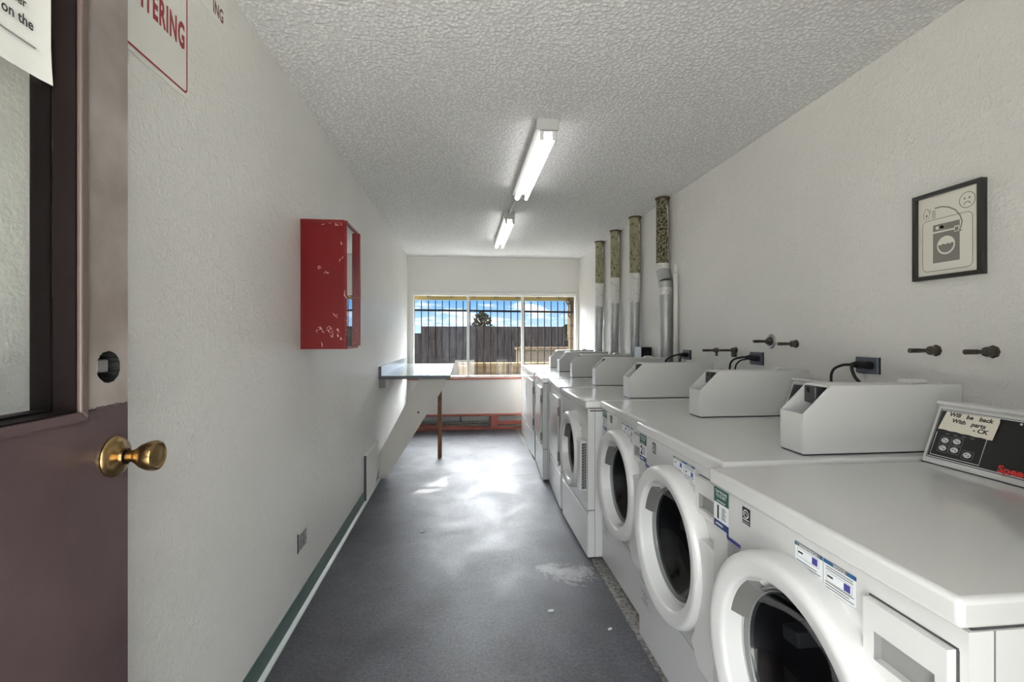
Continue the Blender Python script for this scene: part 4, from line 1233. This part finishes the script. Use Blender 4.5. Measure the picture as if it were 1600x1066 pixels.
MB().box(-0.075, 0.075, -0.075, 0.075, 0.93, 0.955, mat('tan_cap_paint', (80, 68, 50), 0.8, 0, 0.0)).build('post_cap', gp, 0, (0.004, 1))
sh = thing('reflection_slab', 'added pale planter behind the block wall at the right', 'slab', (1.85, 10.2, -0.12), 0)
MB().box(-0.65, 0.75, -0.3, 0.3, 0, 1.15, mat('pale_reflection_tone', (68, 62, 54), 0.85, 0, 0.0)).build('slab_body', sh, 0)  # pale box standing in for hazy glare reflected in the window
MB().box(-0.68, 0.78, -0.33, 0.33, 1.15, 1.20, 'block').build('slab_rim', sh, 0)
ob = thing('shingled_outbuilding', 'dark shingled outbuilding across the yard beyond the window bars', 'building', (0, 16, -0.12), 0)
MB().box(-1.33, 3.52, 0, 3.0, 0, 1.78, 'shingle').build('main_block', ob, 0)
MB().box(-1.72, -1.33, 0.1, 2.8, 0, 1.55, 'shingle').build('side_wing', ob, 0)
MB().box(3.52, 4.22, 0.3, 2.6, 0, 1.30, 'shingle').build('rear_wing', ob, 0)

struct(MB().box(4.28, 6.17, 15.4, 19.0, -0.12, 7.6, 'block').build('added_sun_blocker', smooth=0))  # unseen block added to narrow the sun to a floor streak

def tree(label, x, y, zb, zt, w, seed, dens=420):
    rnd = random.Random(seed)
    t = thing('tree', label, 'tree', (x, y, -0.12), 0)
    mb = MB(); mb.cyl((0, 0, 0), (0.03, 0, zt * 0.75), 0.09, 0.04, 'bark', 10)
    for k in range(7):
        a = rnd.uniform(0, 2 * PI); hh = zt * rnd.uniform(0.5, 0.75)
        mb.cyl((0, 0, hh), (w * 0.7 * math.cos(a), w * 0.7 * math.sin(a), hh + rnd.uniform(0.15, 0.3) * zt), 0.035, 0.012, 'bark', 6)
    mb.build('trunk', t)
    mb = MB()
    for k in range(dens):
        u = rnd.random(); a = rnd.uniform(0, 2 * PI)
        z = zb + (zt - zb) * u
        prof = math.sin(PI * min(1, 0.18 + 0.80 * u)) ** 0.8
        r = w * prof * math.sqrt(rnd.random()) * rnd.uniform(0.7, 1.1)
        c_ = V((r * math.cos(a), r * math.sin(a), z))
        s = rnd.uniform(0.05, 0.11)
        R_ = Matrix.Rotation(rnd.uniform(0, PI), 3, 'Z') @ Matrix.Rotation(rnd.uniform(-1, 1), 3, 'X')
        for q in range(3):
            R2 = R_ @ Matrix.Rotation(q * 2.1, 3, 'Y')
            mb.add([c_ + R2 @ V(p) for p in ((-s, 0, 0), (0, -s * 0.5, 0), (s, 0, 0), (0, s * 0.5, 0.02))], [(0, 1, 2, 3)], 'leaf')
    mb.build('foliage', t, 0, normals=False)
tree('small bushy tree rising behind the dark outbuilding', 1.0, 24, 1.2, 2.70, 0.72, 3)
tree('pale shrub at the right edge of the view outside', 5.1, 23, 0.8, 2.0, 0.65, 8)
tree('low pale shrub at the left end of the outbuilding', -2.35, 20, 0.6, 1.75, 0.45, 12, 260)

# ------------------------------------------------------------------ world and lights
SKY_HIGH = 28.0      # unseen bright cloud deck, added above the blue horizon strip to light the room
wld = bpy.data.worlds.new('sky'); sc.world = wld; wld.use_nodes = True
nt = wld.node_tree; nt.nodes.clear()
out = nt.nodes.new('ShaderNodeOutputWorld'); bg = nt.nodes.new('ShaderNodeBackground')
tc = nt.nodes.new('ShaderNodeTexCoord')
mp = nt.nodes.new('ShaderNodeMapping'); mp.inputs['Scale'].default_value = (9.0, 9.0, 42.0); mp.inputs['Location'].default_value = (0.4, 0.0, 0.2)
nz = nt.nodes.new('ShaderNodeTexNoise'); nz.inputs['Scale'].default_value = 1.0; nz.inputs['Detail'].default_value = 6.0; nz.inputs['Roughness'].default_value = 0.6
cr = nt.nodes.new('ShaderNodeValToRGB'); cr.color_ramp.elements[0].position = 0.50; cr.color_ramp.elements[1].position = 0.62
sx = nt.nodes.new('ShaderNodeSeparateXYZ')
gr = nt.nodes.new('ShaderNodeValToRGB')
gr.color_ramp.elements[0].position = 0.0; gr.color_ramp.elements[0].color = lin((190, 215, 235))
gr.color_ramp.elements[1].position = 0.085; gr.color_ramp.elements[1].color = lin((84, 148, 212))
mx = nt.nodes.new('ShaderNodeMix'); mx.data_type = 'RGBA'
mx.inputs['B'].default_value = lin((238, 243, 248))
hi = nt.nodes.new('ShaderNodeMapRange'); hi.inputs['From Min'].default_value = 0.10; hi.inputs['From Max'].default_value = 0.24
hi.interpolation_type = 'SMOOTHSTEP'
mh = nt.nodes.new('ShaderNodeMix'); mh.data_type = 'RGBA'
mh.inputs['B'].default_value = (SKY_HIGH * 0.97, SKY_HIGH * 0.985, SKY_HIGH, 1)
L = nt.links.new
L(tc.outputs['Generated'], mp.inputs['Vector']); L(mp.outputs[0], nz.inputs['Vector']); L(nz.outputs['Fac'], cr.inputs['Fac'])
L(tc.outputs['Generated'], sx.inputs[0]); L(sx.outputs['Z'], gr.inputs['Fac']); L(sx.outputs['Z'], hi.inputs['Value'])
L(cr.outputs['Color'], mx.inputs['Factor']); L(gr.outputs['Color'], mx.inputs['A'])
az = nt.nodes.new('ShaderNodeMapRange'); az.inputs['From Min'].default_value = -0.5; az.inputs['From Max'].default_value = 0.3
az.inputs['To Min'].default_value = 0.30; az.inputs['To Max'].default_value = 1.0
hs = nt.nodes.new('ShaderNodeVectorMath'); hs.operation = 'SCALE'
hs.inputs[0].default_value = (SKY_HIGH * 0.93, SKY_HIGH * 0.97, SKY_HIGH)
L(sx.outputs['Y'], az.inputs['Value']); L(az.outputs['Result'], hs.inputs['Scale']); L(hs.outputs[0], mh.inputs['B'])
L(hi.outputs['Result'], mh.inputs['Factor']); L(mx.outputs['Result'], mh.inputs['A'])
L(mh.outputs['Result'], bg.inputs['Color']); L(bg.outputs[0], out.inputs['Surface'])
bg.inputs['Strength'].default_value = 1.0

sun = bpy.data.lights.new('sun', 'SUN'); sun.energy = 26.0; sun.angle = math.radians(0.6); sun.color = (1.0, 0.95, 0.86)
so = bpy.data.objects.new('sun', sun); COL.objects.link(so)
so.rotation_euler = V((-0.5, -0.866, -0.5)).to_track_quat('-Z', 'Y').to_euler()

# ------------------------------------------------------------------ view
vs_ = sc.view_settings
vs_.view_transform = 'Standard'; vs_.look = 'None'; vs_.exposure = 0.78; vs_.gamma = 1.0; vs_.use_curve_mapping = False
sc.cycles.use_denoising = True
sc.cycles.max_bounces = 10; sc.cycles.diffuse_bounces = 6; sc.cycles.glossy_bounces = 5; sc.cycles.transparent_max_bounces = 16
sc.cycles.caustics_reflective = False; sc.cycles.caustics_refractive = False
sc.cycles.sample_clamp_indirect = 6.0
